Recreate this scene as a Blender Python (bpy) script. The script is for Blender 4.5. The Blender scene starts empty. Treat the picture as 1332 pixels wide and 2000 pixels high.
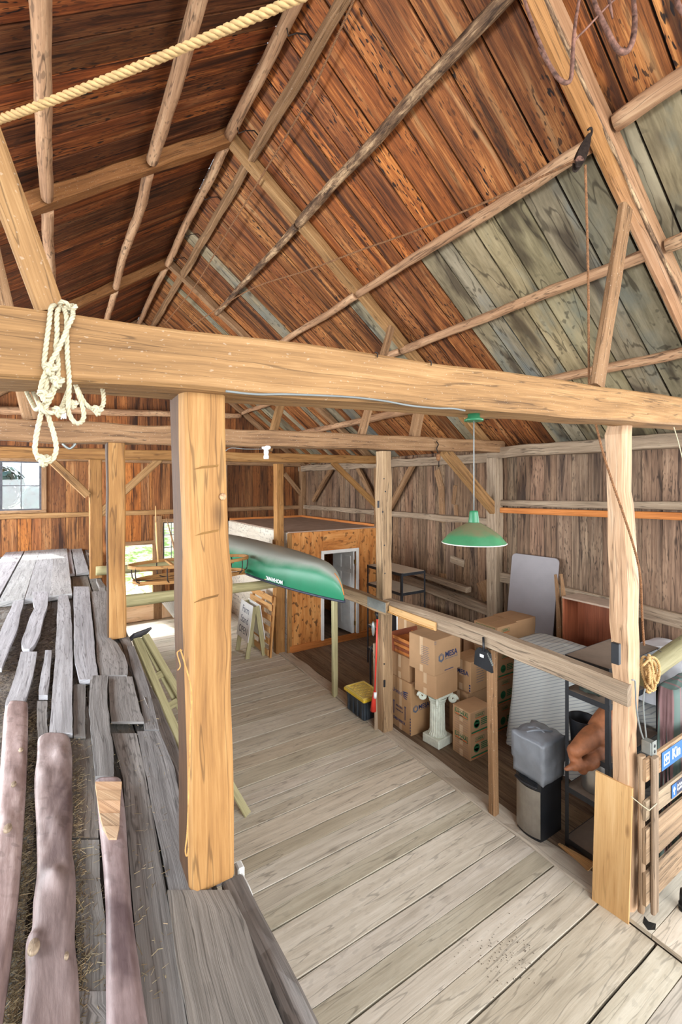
import bpy, bmesh, math, random
from mathutils import Vector, Matrix, noise
R = random.Random(7)
SC = bpy.context.scene
COL = SC.collection
F, HY, CX = 871.5, 948.0, 666.0
SN, CS = math.sin(math.radians(32.22)), math.cos(math.radians(32.22))
CAMZ = 3.5
V = Vector

def at(px, py, X=None, Y=None, Z=None, D=None):
    """point of the barn seen at a picture position, on a plane of the barn"""
    u, v = (px - CX) / F, (HY - py) / F
    d = V((CS * u + SN, CS - SN * u, v))
    if X is not None: k = X / d.x
    elif Y is not None: k = Y / d.y
    elif Z is not None: k = (Z - CAMZ) / d.z
    else: k = D
    return V((0, 0, CAMZ)) + d * k

def lin(c):
    c = c / 255.0
    return c / 12.92 if c <= .04045 else ((c + .055) / 1.055) ** 2.4
def C(r, g, b): return (lin(r), lin(g), lin(b), 1.0)
def nz(x, y=0.0, z=0.0): return noise.noise(V((x, y, z)))

# ------------------------------------------------------------------ materials
class NT:
    def __init__(s, name):
        s.m = bpy.data.materials.new(name); s.m.use_nodes = True
        s.t = s.m.node_tree; s.n = s.t.nodes; s.l = s.t.links
        s.b = s.n['Principled BSDF']
    def add(s, k, **kw):
        n = s.n.new(k)
        for a, v in kw.items(): setattr(n, a, v)
        return n
    def link(s, a, b): s.l.new(a, b)
    def math(s, op, a, b=None, clamp=False):
        n = s.add('ShaderNodeMath', operation=op); n.use_clamp = clamp
        for i, x in enumerate((a, b)):
            if x is None: continue
            if isinstance(x, (int, float)): n.inputs[i].default_value = x
            else: s.link(x, n.inputs[i])
        return n.outputs[0]
    def ramp(s, fac, stops, interp='LINEAR'):
        n = s.add('ShaderNodeValToRGB'); r = n.color_ramp; r.interpolation = interp
        while len(r.elements) < len(stops): r.elements.new(.5)
        for e, (p, c) in zip(r.elements, stops): e.position = p; e.color = c
        s.link(fac, n.inputs[0]); return n.outputs[0]
    def mix(s, fac, a, b, mode='MIX'):
        n = s.add('ShaderNodeMix', data_type='RGBA', blend_type=mode)
        for i, x in ((0, fac), (6, a), (7, b)):
            if isinstance(x, (int, float)): n.inputs[i].default_value = x
            elif isinstance(x, tuple): n.inputs[i].default_value = x
            else: s.link(x, n.inputs[i])
        return n.outputs[2]
    def noise(s, vec, scale=(1, 1, 1), detail=4, rough=.55, dist=0.0, sc=1.0):
        mp = s.add('ShaderNodeMapping'); mp.inputs['Scale'].default_value = scale
        s.link(vec, mp.inputs[0])
        n = s.add('ShaderNodeTexNoise'); n.inputs['Scale'].default_value = sc
        n.inputs['Detail'].default_value = detail; n.inputs['Roughness'].default_value = rough
        n.inputs['Distortion'].default_value = dist
        s.link(mp.outputs[0], n.inputs['Vector']); return n.outputs[0]
    def bump(s, h, strength=.3, dist=.01):
        n = s.add('ShaderNodeBump'); n.inputs['Strength'].default_value = strength
        n.inputs['Distance'].default_value = dist
        s.link(h, n.inputs['Height']); s.link(n.outputs[0], s.b.inputs['Normal'])

BW = ((0, 0, 0, 1), (1, 1, 1, 1))
def wood(name, dark, mid, light, sx=1.0, sy=1.0, rough=.72, bump=.35, knots=.6, dash=0.0, crack=.6, specks=0.0, grey=None, greyamt=0.0, bleach=None, bl=.5, dth=.585, lo=.33, hi=.68, spec=.3):
    t = NT(name)
    uv = t.add('ShaderNodeUVMap', uv_map='UVMap').outputs[0]
    ca = t.add('ShaderNodeAttribute', attribute_name='col').outputs['Color']
    n1 = t.noise(uv, (1.1 * sx, 24 * sy, 1), 8, .66, .25)
    n2 = t.noise(uv, (.9 * sx, 3.2 * sy, 1), 3, .5, .2)
    n3 = t.noise(uv, (4 * sx, 150 * sy, 1), 4, .65)
    f = t.math('ADD', t.math('MULTIPLY', n1, .5), t.math('ADD', t.math('MULTIPLY', n2, .28), t.math('MULTIPLY', n3, .22)))
    c = t.ramp(f, [(lo, dark), ((lo + hi) / 2, mid), (hi, light)])
    if grey:
        g = t.noise(uv, (.7 * sx, 6 * sy, 1), 5, .6, .4)
        c = t.mix(t.ramp(t.math('ADD', g, greyamt - .5), [(.42, BW[0]), (.58, BW[1])]), c, grey)
    if bleach:
        g = t.noise(uv, (.55 * sx, 7 * sy, 1), 4, .55, .5)
        c = t.mix(t.math('MULTIPLY', t.ramp(g, [(.6, BW[0]), (.7, BW[1])]), bl), c, bleach)
        c = t.mix(t.math('MULTIPLY', t.ramp(g, [(.36, BW[1]), (.44, BW[0])]), .8), c, (dark[0] * .6, dark[1] * .55, dark[2] * .6, 1))
    c = t.mix(1.0, c, ca, 'MULTIPLY')
    if knots:
        mp = t.add('ShaderNodeMapping'); mp.inputs['Scale'].default_value = (1.7 * sx, 5.5 * sy, 1); t.link(uv, mp.inputs[0])
        vo = t.add('ShaderNodeTexVoronoi'); vo.inputs['Scale'].default_value = 1; t.link(mp.outputs[0], vo.inputs['Vector'])
        sep = t.add('ShaderNodeSeparateColor'); t.link(vo.outputs['Color'], sep.inputs[0])
        k = t.math('MULTIPLY', t.ramp(vo.outputs['Distance'], [(.05, BW[1]), (.13, BW[0])]), t.math('GREATER_THAN', sep.outputs[0], .55))
        c = t.mix(t.math('MULTIPLY', k, knots), c, (dark[0] * .35, dark[1] * .3, dark[2] * .3, 1))
    if dash:
        d = t.noise(uv, (11 * sx, 46 * sy, 1), 1, .4)
        msk = t.ramp(n2, [(.42, BW[0]), (.6, BW[1])])
        c = t.mix(t.math('MULTIPLY', t.math('MULTIPLY', t.ramp(d, [(dth, BW[0]), (dth + .05, BW[1])]), msk), dash), c, (.008, .006, .006, 1))
    if crack:
        k = t.noise(uv, (.55 * sx, 13 * sy, 1), 3, .5, .3)
        k = t.math('ABSOLUTE', t.math('SUBTRACT', k, .5))
        c = t.mix(t.math('MULTIPLY', t.ramp(k, [(.004, BW[1]), (.012, BW[0])]), crack), c, (dark[0] * .18, dark[1] * .16, dark[2] * .16, 1))
    if specks:
        k = t.noise(uv, (55 * sx, 75 * sy, 1), 2, .5)
        c = t.mix(t.math('MULTIPLY', t.ramp(k, [(.66, BW[0]), (.7, BW[1])]), specks), c, (.75, .68, .55, 1))
    t.link(c, t.b.inputs['Base Color'])
    t.b.inputs['Roughness'].default_value = rough
    t.b.inputs['Specular IOR Level'].default_value = spec
    t.bump(t.math('ADD', t.math('MULTIPLY', n1, .7), t.math('MULTIPLY', n3, .3)), bump, .012)
    return t.m

def plain(name, c, rough=.6, metal=0.0, var=.15, scale=6.0, bump=0.0, spec=.4, dust=None, dustamt=.5, usecol=False, dlo=.35, dhi=.85):
    t = NT(name)
    tc = t.add('ShaderNodeTexCoord').outputs['Object']
    n = t.noise(tc, (scale, scale, scale), 5, .6)
    k = tuple(max(0, x * (1 - var * 1.6)) for x in c[:3]) + (1,)
    h = tuple(min(1, x * (1 + var)) for x in c[:3]) + (1,)
    col = t.ramp(n, [(.3, k), (.7, h)])
    if usecol: col = t.mix(1.0, col, t.add('ShaderNodeAttribute', attribute_name='col').outputs['Color'], 'MULTIPLY')
    if dust:
        ge = t.add('ShaderNodeNewGeometry'); sx = t.add('ShaderNodeSeparateXYZ'); t.link(ge.outputs['Normal'], sx.inputs[0])
        up = t.math('ADD', sx.outputs[2], t.math('MULTIPLY', t.math('SUBTRACT', n, .5), .5))
        col = t.mix(t.math('MULTIPLY', t.ramp(up, [(dlo, BW[0]), (dhi, BW[1])]), dustamt), col, dust)
    t.link(col, t.b.inputs['Base Color'])
    t.b.inputs['Roughness'].default_value = rough; t.b.inputs['Metallic'].default_value = metal
    t.b.inputs['Specular IOR Level'].default_value = spec
    if bump:
        n2 = t.noise(tc, (scale * 3,) * 3, 5, .6); t.bump(n2, bump, .01)
    return t.m

M = {}
M['beam'] = wood('hewn_beam_wood', C(96, 68, 40), C(150, 112, 70), C(188, 151, 104), specks=.18, crack=.5, knots=.5)
M['beam2'] = wood('old_beam_wood', C(92, 66, 44), C(140, 106, 74), C(176, 142, 106), specks=.3, crack=.6)
M['post'] = wood('golden_post_wood', C(102, 66, 35), C(154, 111, 63), C(187, 146, 93), specks=.0, crack=.45, sy=.8)
M['grey'] = wood('weathered_grey_wood', C(98, 84, 70), C(150, 130, 108), C(186, 168, 144), specks=.12)
M['oldpost'] = wood('pale_old_post_wood', C(132, 98, 70), C(190, 154, 120), C(218, 190, 160), knots=.4, crack=.5)
M['pole'] = wood('peeled_pole_wood', C(112, 80, 58), C(176, 136, 102), C(216, 182, 144), sy=.7, dash=.5, bump=.5)
M['bark'] = wood('flaky_bark_pole', C(58, 42, 32), C(120, 92, 68), C(206, 172, 132), sx=3, sy=.7, dash=.4, bump=.9, lo=.4, hi=.6)
M['roof'] = wood('roof_board_wood', C(46, 26, 16), C(140, 85, 45), C(206, 146, 88), dash=.95, crack=.5, knots=.9, bleach=C(206, 162, 112), lo=.38, hi=.64, bump=.25)
M['roofgrey'] = wood('grey_roof_board_wood', C(92, 82, 64), C(144, 132, 106), C(178, 164, 136), dash=.5, sx=1.0, sy=.3, lo=.36, hi=.64, dth=.62, bleach=C(190, 178, 150), grey=C(122, 126, 118), greyamt=.4)
M['wall'] = wood('wall_board_wood', C(62, 47, 37), C(128, 103, 82), C(174, 148, 120), bleach=C(172, 150, 126), bl=.3, dash=.6, crack=.7, knots=.7)
M['wallor'] = wood('orange_wall_board_wood', C(58, 36, 23), C(142, 92, 52), C(190, 136, 84), bleach=C(190, 146, 100), dash=.4, crack=.6, knots=.8)
M['floor'] = wood('pale_floor_plank_wood', C(164, 154, 138), C(206, 197, 180), C(232, 225, 211), crack=.35, knots=.25, dash=.12, bump=.25, sy=.6, lo=.3, hi=.66)
M['baybf'] = wood('brown_floor_plank_wood', C(84, 66, 52), C(132, 110, 90), C(166, 144, 120), crack=.5)
M['loft'] = wood('grey_loft_board_wood', C(84, 82, 80), C(130, 127, 124), C(166, 163, 160), crack=.5, knots=.4, dash=.4, bump=.5, rough=.6)
M['loftpale'] = wood('silvery_board_wood', C(118, 116, 116), C(168, 166, 167), C(200, 199, 201), crack=.5, knots=.4, dash=.3, bump=.4, rough=.6)
M['slab'] = wood('bark_side_slab_wood', C(104, 88, 85), C(144, 126, 122), C(180, 165, 161), sx=2.2, sy=.3, bleach=C(186, 174, 174), bl=.45, crack=.1, knots=.0, dash=.25, bump=.3, rough=.48, lo=.36, hi=.66)
M['pine'] = wood('clear_pine_wood', C(178, 132, 82), C(210, 168, 114), C(226, 190, 140), crack=.2, knots=.7, bump=.1, rough=.5)
M['orangeboard'] = wood('orange_pine_board', C(150, 86, 40), C(196, 122, 62), C(220, 152, 90), crack=.3, knots=.7, bump=.15)
M['ply'] = wood('orange_plywood', C(146, 84, 38), C(196, 128, 66), C(216, 156, 92), sx=.8, sy=.28, crack=.2, dash=.7, knots=.5, bump=.1, lo=.4, hi=.6)
M['plypale'] = wood('pale_plywood', C(196, 150, 110), C(226, 188, 150), C(238, 208, 176), sx=.8, sy=.3, crack=.2, knots=.3, bump=.1, lo=.4, hi=.6)
M['plylit'] = wood('plywood_painted_lit', C(196, 184, 166), C(224, 216, 200), C(236, 230, 218), sx=.8, sy=.4, crack=.2, dash=.5, bump=.1)  # plywood paled in colour to stand for light on the side wall
M['dusty'] = plain('dusty_panel', C(168, 146, 128), .9, var=.12, scale=4)
M['mahog'] = wood('reddish_plywood', C(96, 50, 34), C(142, 80, 54), C(170, 104, 74), crack=.1, knots=.0, bump=.05, rough=.4)
M['greenwood'] = wood('greenish_treated_wood', C(128, 122, 88), C(172, 164, 124), C(196, 190, 152), crack=.2, knots=.6, bump=.15)
M['whitepaint'] = plain('white_paint', C(232, 232, 228), .5, var=.06)
M['greypaint'] = plain('dark_worn_step', C(78, 78, 84), .7, var=.3, scale=14)
M['black'] = plain('black_metal', C(36, 38, 42), .45, var=.2)
M['blackpl'] = plain('black_plastic', C(30, 32, 36), .35, var=.2)
M['darkbin'] = plain('charcoal_bin_plastic', C(56, 64, 72), .5, var=.2)
M['yellow'] = plain('yellow_plastic', C(232, 200, 62), .4, var=.12, dust=C(214, 204, 150), dustamt=.7)
M['red'] = plain('red_plastic', C(214, 62, 50), .4, var=.1)
M['steel'] = plain('brushed_steel', C(168, 164, 158), .36, metal=.85, var=.12)
M['galv'] = plain('galvanised_metal', C(150, 154, 150), .45, metal=.6, var=.15)
M['iron'] = plain('rusty_iron', C(128, 92, 78), .65, metal=.35, var=.5, scale=30, bump=.3)
M['darkiron'] = plain('dark_iron', C(52, 42, 36), .55, metal=.5, var=.4, scale=20, bump=.3)
M['brass'] = plain('brass', C(176, 134, 62), .35, metal=.9, var=.1)
M['green'] = plain('green_canoe_hull', C(20, 108, 74), .38, var=.1, scale=2, dust=C(152, 154, 146), dustamt=.92)
M['gunwale'] = plain('dark_gunwale', C(48, 52, 66), .4, var=.1)
M['enamel'] = plain('green_enamel', C(64, 122, 84), .3, var=.12, scale=10, dust=C(108, 102, 76), dustamt=.9, dlo=.66, dhi=.84)
M['enamelg'] = plain('green_enamel_clean', C(46, 112, 76), .3, var=.08)
M['enamelw'] = plain('white_enamel', C(222, 222, 210), .3, var=.04)
M['carton'] = plain('cardboard', C(172, 138, 104), .85, var=.07, scale=3, usecol=True)
M['tape'] = plain('packing_tape', C(202, 172, 138), .3, var=.05)
M['blueink'] = plain('navy_print', C(38, 54, 96), .8, var=.1)
M['greenink'] = plain('green_print', C(38, 104, 66), .8, var=.1)
M['orangeink'] = plain('orange_print', C(206, 98, 48), .8, var=.1)
M['greyink'] = plain('grey_print', C(92, 98, 112), .8, var=.1)
M['white'] = plain('white_lettering', C(240, 242, 244), .6, var=.03)
M['signblue'] = plain('blue_sign_face', C(22, 98, 164), .4, var=.06)
M['signnavy'] = plain('navy_sign_face', C(30, 44, 78), .4, var=.06)
M['plaster'] = plain('chalky_plaster', C(214, 220, 206), .8, var=.12, scale=14, bump=.15)
M['terra'] = plain('terracotta_clay', C(142, 88, 56), .6, var=.28, scale=9, bump=.15)
M['wrap'] = plain('grey_plastic_wrap', C(122, 126, 132), .32, var=.12, scale=5, bump=.12)
M['rope'] = plain('cream_rope', C(194, 184, 154), .85, var=.16, scale=40)
M['rope2'] = plain('manila_rope', C(196, 160, 108), .85, var=.16, scale=40)
M['ropeb'] = plain('brown_old_rope', C(134, 94, 62), .9, var=.3, scale=40)
M['twine'] = plain('straw_twine', C(190, 144, 84), .9, var=.2, scale=40)
M['cable'] = plain('grey_cable', C(120, 124, 122), .5, var=.1)
M['cablew'] = plain('white_cable', C(226, 226, 220), .5, var=.04)
M['chaff'] = plain('chaff_litter', C(104, 94, 84), .95, var=.7, scale=38, bump=.9)
M['straw'] = plain('straw_bits', C(140, 126, 102), .9, var=.3, scale=9, usecol=True)
M['bluepl'] = plain('blue_plastic', C(36, 84, 160), .4, var=.1)
M['camo'] = plain('dark_green_bag_cloth', C(44, 52, 44), .7, var=.5, scale=12, bump=.4)
M['lam'] = plain('grey_laminate', C(126, 120, 122), .42, var=.06, scale=3)
M['shelfboard'] = plain('pale_shelf_board', C(196, 184, 166), .6, var=.06)
M['darkboard'] = plain('brown_particle_board', C(120, 104, 90), .7, var=.12)
M['tree'] = plain('tree_leaves', C(62, 104, 100), .8, var=.35, scale=2, usecol=True)
M['pink'] = plain('lavender_curtain', C(150, 148, 146), .8, var=.2)
def cloth(name, base, stripe, period, axis='Z'):
    t = NT(name); tc = t.add('ShaderNodeTexCoord').outputs['Object']
    sx = t.add('ShaderNodeSeparateXYZ'); t.link(tc, sx.inputs[0])
    s = sx.outputs[{'X': 0, 'Y': 1, 'Z': 2}[axis]]
    if axis == 'Z':
        s = t.math('ADD', s, t.math('MULTIPLY', sx.outputs[1], .55))
    w = t.math('ABSOLUTE', t.math('SUBTRACT', t.math('FRACT', t.math('MULTIPLY', s, 1 / period)), .5))
    c = t.mix(t.ramp(w, [(.36, BW[0]), (.42, BW[1])]), base, stripe)
    t.link(c, t.b.inputs['Base Color']); t.b.inputs['Roughness'].default_value = .85
    return t.m
M['sheet'] = cloth('striped_bed_sheet', C(180, 182, 178), C(140, 144, 148), .04)
M['white_sheet'] = plain('white_dust_sheet', C(214, 216, 222), .7, var=.06)
M['redcurtain'] = cloth('multicolour_curtain', C(86, 104, 98), C(126, 96, 96), .13, 'X')
def glass():
    t = NT('window_glass'); t.n.remove(t.b)
    o = t.n['Material Output']; tr = t.add('ShaderNodeBsdfTransparent'); g = t.add('ShaderNodeBsdfGlossy')
    tr.inputs[0].default_value = (.96, .98, 1, 1); g.inputs['Roughness'].default_value = .02
    mx = t.add('ShaderNodeMixShader'); mx.inputs[0].default_value = .05
    t.link(tr.outputs[0], mx.inputs[1]); t.link(g.outputs[0], mx.inputs[2]); t.link(mx.outputs[0], o.inputs[0])
    return t.m
M['glass'] = glass()
def grass():
    t = NT('bank_of_grass_and_leaves'); tc = t.add('ShaderNodeTexCoord').outputs['Object']
    n = t.noise(tc, (2.2, 2.2, 2.2), 6, .7); n2 = t.noise(tc, (9, 9, 9), 5, .7)
    f = t.math('ADD', t.math('MULTIPLY', n, .6), t.math('MULTIPLY', n2, .4))
    c = t.ramp(f, [(.36, C(70, 120, 50)), (.46, C(140, 176, 90)), (.53, C(226, 216, 196)), (.62, C(210, 180, 140)), (.7, C(150, 170, 100))])
    t.link(c, t.b.inputs['Base Color']); t.b.inputs['Roughness'].default_value = .9
    t.bump(n2, .8, .05); return t.m
M['grass'] = grass()

# ------------------------------------------------------------------ mesh builder
class MB:
    def __init__(s): s.v = []; s.f = []; s.uv = []; s.c = []; s.mi = []; s.sm = []; s.mat = 0; s.col = (1, 1, 1)
    def addf(s, idx, uvs, sm=False):
        s.f.append(tuple(idx)); s.uv.append(uvs); s.c.append(s.col); s.mi.append(s.mat); s.sm.append(sm)
    def ringloft(s, rings, closed=True, caps=True, sm=False, uoff=None, capuv=True):
        n = len(rings[0]); base = len(s.v)
        uo = R.uniform(0, 40) if uoff is None else uoff; vo = R.uniform(0, 40)
        cum = [0.0]
        for a, b in zip(rings, rings[1:]): cum.append(cum[-1] + (sum((V(x) for x in b), V()) / n - sum((V(x) for x in a), V()) / n).length)
        per = [0.0]
        r0 = max(rings, key=lambda r: (V(r[0]) - V(r[n // 2])).length)
        for i in range(n): per.append(per[-1] + (V(r0[(i + 1) % n]) - V(r0[i])).length)
        for r in rings: s.v.extend(tuple(p) for p in r)
        m = n if closed else n - 1
        for k in range(len(rings) - 1):
            for i in range(m):
                j = (i + 1) % n
                s.addf((base + k * n + i, base + k * n + j, base + (k + 1) * n + j, base + (k + 1) * n + i),
                       [(uo + cum[k], vo + per[i]), (uo + cum[k], vo + per[i + 1]), (uo + cum[k + 1], vo + per[i + 1]), (uo + cum[k + 1], vo + per[i])], sm)
        if caps and closed:
            for k, rv in ((0, True), (len(rings) - 1, False)):
                idx = [base + k * n + i for i in range(n)]
                c = sum((V(p) for p in rings[k]), V()) / n
                e1 = (V(rings[k][0]) - c); e1 = e1.normalized() if e1.length > 1e-9 else V((1, 0, 0))
                nr = V((0, 0, 0))
                for i in range(n): nr += (V(rings[k][i]) - c).cross(V(rings[k][(i + 1) % n]) - c)
                e2 = nr.normalized().cross(e1) if nr.length > 1e-12 else V((0, 1, 0))
                uvs = [(uo + (V(p) - c).dot(e1) * .3, vo + (V(p) - c).dot(e2)) for p in rings[k]]
                if rv: idx = idx[::-1]; uvs = uvs[::-1]
                s.addf(idx, uvs)
    def beam(s, p0, p1, w, h, up=V((0, 0, 1)), rough=.004, ch=.012, seg=None, w1=None, h1=None, bow=0.0, side=None):
        p0, p1 = V(p0), V(p1); d = (p1 - p0); L = d.length; d = d / L
        x = d.cross(up)
        if x.length < 1e-3: x = d.cross(V((0, 1, 0)))
        x.normalize(); y = x.cross(d)
        seg = seg or max(1, min(60, int(L / .16))) if rough else (seg or 1)
        w1 = w1 or w; h1 = h1 or h; k0 = R.uniform(0, 99); rings = []
        for i in range(seg + 1):
            t = i / seg; ww = (w + (w1 - w) * t) / 2; hh = (h + (h1 - h) * t) / 2
            c = min(ch, ww * .6, hh * .6)
            q = [(-ww, -hh + c), (-ww + c, -hh), (ww - c, -hh), (ww, -hh + c), (ww, hh - c), (ww - c, hh), (-ww + c, hh), (-ww, hh - c)]
            ctr = p0 + d * (L * t) + y * (bow * math.sin(math.pi * t))
            r = []
            for a, (qx, qy) in enumerate(q):
                if rough:
                    e = rough * (1 + L * .15)
                    qx += nz(k0 + a // 2 * 7, L * t * 2.2) * e * 1.6; qy += nz(k0 + a // 2 * 7 + 50, L * t * 2.2) * e * 1.6
                r.append(ctr + x * qx + y * qy)
            rings.append(r)
        f0 = len(s.f); s.ringloft(rings)
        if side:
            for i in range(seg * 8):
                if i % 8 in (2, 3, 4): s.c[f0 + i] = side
    def log(s, p0, p1, r0, r1, wob=.012, bump=.06, n=14, sag=0.0):
        p0, p1 = V(p0), V(p1); L = (p1 - p0).length; seg = max(4, int(L / .09)); k = R.uniform(0, 99)
        pts, rad = [], []
        for i in range(seg + 1):
            t = i / seg
            pts.append(p0.lerp(p1, t) + V((nz(k, t * L * .7), nz(k + 9, t * L * .7), nz(k + 18, t * L * .7))) * wob * min(1, 6 * t, 6 * (1 - t) + .01) - V((0, 0, sag * math.sin(math.pi * t))))
            rad.append(r0 + (r1 - r0) * t)
        fr = frames(pts); rings = []
        for i, (p, (a, b)) in enumerate(zip(pts, fr)):
            rr = []
            for j in range(n):
                th = 2 * math.pi * j / n
                q = rad[i] * (1 + bump * nz(k + math.cos(th) * 1.3, math.sin(th) * 1.3, i * .35) * 2)
                rr.append(p + a * (math.cos(th) * q) + b * (math.sin(th) * q))
            rings.append(rr)
        s.ringloft(rings, sm=True)
    def tube(s, pts, r, n=8, caps=True):
        pts = [V(p) for p in pts]; fr = frames(pts)
        rad = r if isinstance(r, (list, tuple)) else [r] * len(pts)
        s.ringloft([[p + a * (math.cos(2 * math.pi * j / n) * q) + b * (math.sin(2 * math.pi * j / n) * q) for j in range(n)] for p, (a, b), q in zip(pts, fr, rad)], sm=True, caps=caps)
    def rope(s, pts, r, pitch=None, n=6, smooth=True, step=None):
        pts = spline(pts) if smooth else [V(p) for p in pts]
        pitch = pitch or r * 7
        pts = resample(pts, step or r * .8); fr = frames(pts)
        for k in range(3):
            path = []
            for i, (p, (a, b)) in enumerate(zip(pts, fr)):
                th = 2 * math.pi * (i * (step or r * .8) / pitch + k / 3)
                path.append(p + (a * math.cos(th) + b * math.sin(th)) * r * .5)
            s.tube(path, r * .54, n)
    def bmadd(s, bm, mat=Matrix(), sm=False, uvs=1.0):
        bm.normal_update(); base = len(s.v); uo, vo = R.uniform(0, 40), R.uniform(0, 40)
        dims = [max(v.co[i] for v in bm.verts) - min(v.co[i] for v in bm.verts) for i in range(3)]
        bm.verts.index_update()
        s.v.extend(tuple(mat @ v.co) for v in bm.verts)
        for f in bm.faces:
            a = max(range(3), key=lambda i: abs(f.normal[i])); o = [i for i in range(3) if i != a]
            o.sort(key=lambda i: -dims[i])
            s.addf([base + v.index for v in f.verts], [(uo + v.co[o[0]] * uvs, vo + v.co[o[1]] * uvs + a * .7) for v in f.verts], sm)
        bm.free()
    def box(s, c, size, bev=.004, rot=None, sm=False, taper=None, segs=1):
        bm = bmesh.new(); bmesh.ops.create_cube(bm, size=1.0)
        for v in bm.verts:
            k = 1.0
            if taper and v.co.z < 0: k = taper
            v.co = V((v.co.x * size[0] * k, v.co.y * size[1] * k, v.co.z * size[2]))
        if bev: bmesh.ops.bevel(bm, geom=list(bm.edges), offset=min(bev, min(size) * .45), segments=segs, profile=.6, affect='EDGES')
        s.bmadd(bm, Matrix.Translation(V(c)) @ (rot.to_4x4() if rot else Matrix()), sm)
    def prism(s, outline, mat, t, bev=0.0):
        bm = bmesh.new(); f = bm.faces.new([bm.verts.new((x, y, 0)) for x, y in outline])
        r = bmesh.ops.extrude_face_region(bm, geom=[f])
        bmesh.ops.translate(bm, verts=[g for g in r['geom'] if isinstance(g, bmesh.types.BMVert)], vec=(0, 0, t))
        bmesh.ops.recalc_face_normals(bm, faces=bm.faces)
        if bev: bmesh.ops.bevel(bm, geom=list(bm.edges), offset=bev, segments=1, affect='EDGES')
        s.bmadd(bm, mat)
    def lathe(s, prof, c, n=32, sm=True, caps=True, flute=None):
        rings = []
        for r, z in prof:
            ring = []
            for j in range(n):
                th = 2 * math.pi * j / n; rr = r
                if flute: rr = r * (1 - flute * (j % 2))
                ring.append(V(c) + V((math.cos(th) * rr, math.sin(th) * rr, z)))
            rings.append(ring)
        s.ringloft(rings, sm=sm, caps=caps)
    def ico(s, c, r, sub=2, sc=(1, 1, 1), amp=0.0, freq=2.0, rot=None):
        bm = bmesh.new(); bmesh.ops.create_icosphere(bm, subdivisions=sub, radius=1)
        k = R.uniform(0, 99)
        for v in bm.verts:
            q = 1 + amp * nz(v.co.x * freq + k, v.co.y * freq, v.co.z * freq)
            v.co = V((v.co.x * r * sc[0], v.co.y * r * sc[1], v.co.z * r * sc[2])) * q
        s.bmadd(bm, Matrix.Translation(V(c)) @ (rot.to_4x4() if rot else Matrix()), True)
    def board(s, o, d, a, n, L, w, t, jit=.0, seg=1, wav=0.0):
        """plank from o along d (L), across a (w), thickness t along n"""
        o, d, a, n = V(o), V(d), V(a), V(n); k = R.uniform(0, 99); rings = []
        for i in range(seg + 1):
            u = L * i / seg
            e0 = nz(k, u * 1.7) * wav; e1 = nz(k + 31, u * 1.7) * wav; z = nz(k + 60, u * .8) * jit
            p = o + d * u
            rings.append([p + a * e0 + n * z, p + a * (w + e1) + n * z, p + a * (w + e1) + n * (t + z), p + a * e0 + n * (t + z)])
        s.ringloft(rings)
    def obj(s, name, mat, parent=None, org=None):
        if parent is not None: org = worldorg(parent)
        elif org is None:
            xs = [p[0] for p in s.v]; ys = [p[1] for p in s.v]; zs = [p[2] for p in s.v]
            org = V(((min(xs) + max(xs)) / 2, (min(ys) + max(ys)) / 2, min(zs)))
        me = bpy.data.meshes.new(name)
        me.from_pydata([(p[0] - org.x, p[1] - org.y, p[2] - org.z) for p in s.v], [], s.f)
        ul = me.uv_layers.new(name='UVMap'); ul.data.foreach_set('uv', [x for f in s.uv for uv in f for x in uv])
        ca = me.color_attributes.new('col', 'FLOAT_COLOR', 'CORNER')
        ca.data.foreach_set('color', [x for f, c in zip(s.f, s.c) for _ in f for x in (c[0], c[1], c[2], 1.0)])
        me.polygons.foreach_set('material_index', s.mi); me.polygons.foreach_set('use_smooth', s.sm)
        for m in (mat if isinstance(mat, (list, tuple)) else [mat]): me.materials.append(M[m] if isinstance(m, str) else m)
        me.validate(); me.update()
        o = bpy.data.objects.new(name, me); COL.objects.link(o)
        if parent is not None: o.parent = parent
        else: o.location = org
        return o

def worldorg(o):
    p = V(o.location)
    while o.parent: o = o.parent; p = p + V(o.location)
    return p
def frames(pts):
    out = []; t = (pts[1] - pts[0]).normalized(); a = t.orthogonal().normalized()
    for i in range(len(pts)):
        q = pts[min(i + 1, len(pts) - 1)] - pts[max(i - 1, 0)]
        if q.length > 1e-9:
            t2 = q.normalized(); a = (a - t2 * a.dot(t2))
            a = a.normalized() if a.length > 1e-6 else t2.orthogonal().normalized(); t = t2
        out.append((a, t.cross(a)))
    return out
def spline(pts, k=8):
    pts = [V(p) for p in pts]
    if len(pts) < 3: return pts
    out = []
    for i in range(len(pts) - 1):
        p0, p1, p2, p3 = pts[max(i - 1, 0)], pts[i], pts[i + 1], pts[min(i + 2, len(pts) - 1)]
        for j in range(k):
            t = j / k
            out.append(.5 * ((2 * p1) + (p2 - p0) * t + (2 * p0 - 5 * p1 + 4 * p2 - p3) * t * t + (3 * p1 - p0 - 3 * p2 + p3) * t ** 3))
    out.append(pts[-1]); return out
def resample(pts, step):
    out = [pts[0]]; acc = 0.0
    for a, b in zip(pts, pts[1:]):
        L = (b - a).length; s = step - acc
        while s <= L: out.append(a.lerp(b, s / L)); s += step
        acc = (acc + L) % step
    if len(out) < 2: out.append(pts[-1])
    return out
def tag(o, label, cat, group=None):
    o['label'] = label; o['category'] = cat
    if group: o['group'] = group
    return o
def thing(name, label, cat, loc, group=None):
    o = bpy.data.objects.new(name, None); COL.objects.link(o); o.location = V(loc); o.empty_display_size = .1
    return tag(o, label, cat, group)
def struct(o, kind='structure'): o['kind'] = kind; return o
def one(name, label, cat, mat, fn, group=None):
    m = MB(); fn(m); return tag(m.obj(name, mat), label, cat, group)
def part(name, mat, parent, fn, label=None):
    m = MB(); fn(m); o = m.obj(name, mat, parent)
    if label: o['label'] = label
    return o
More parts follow.
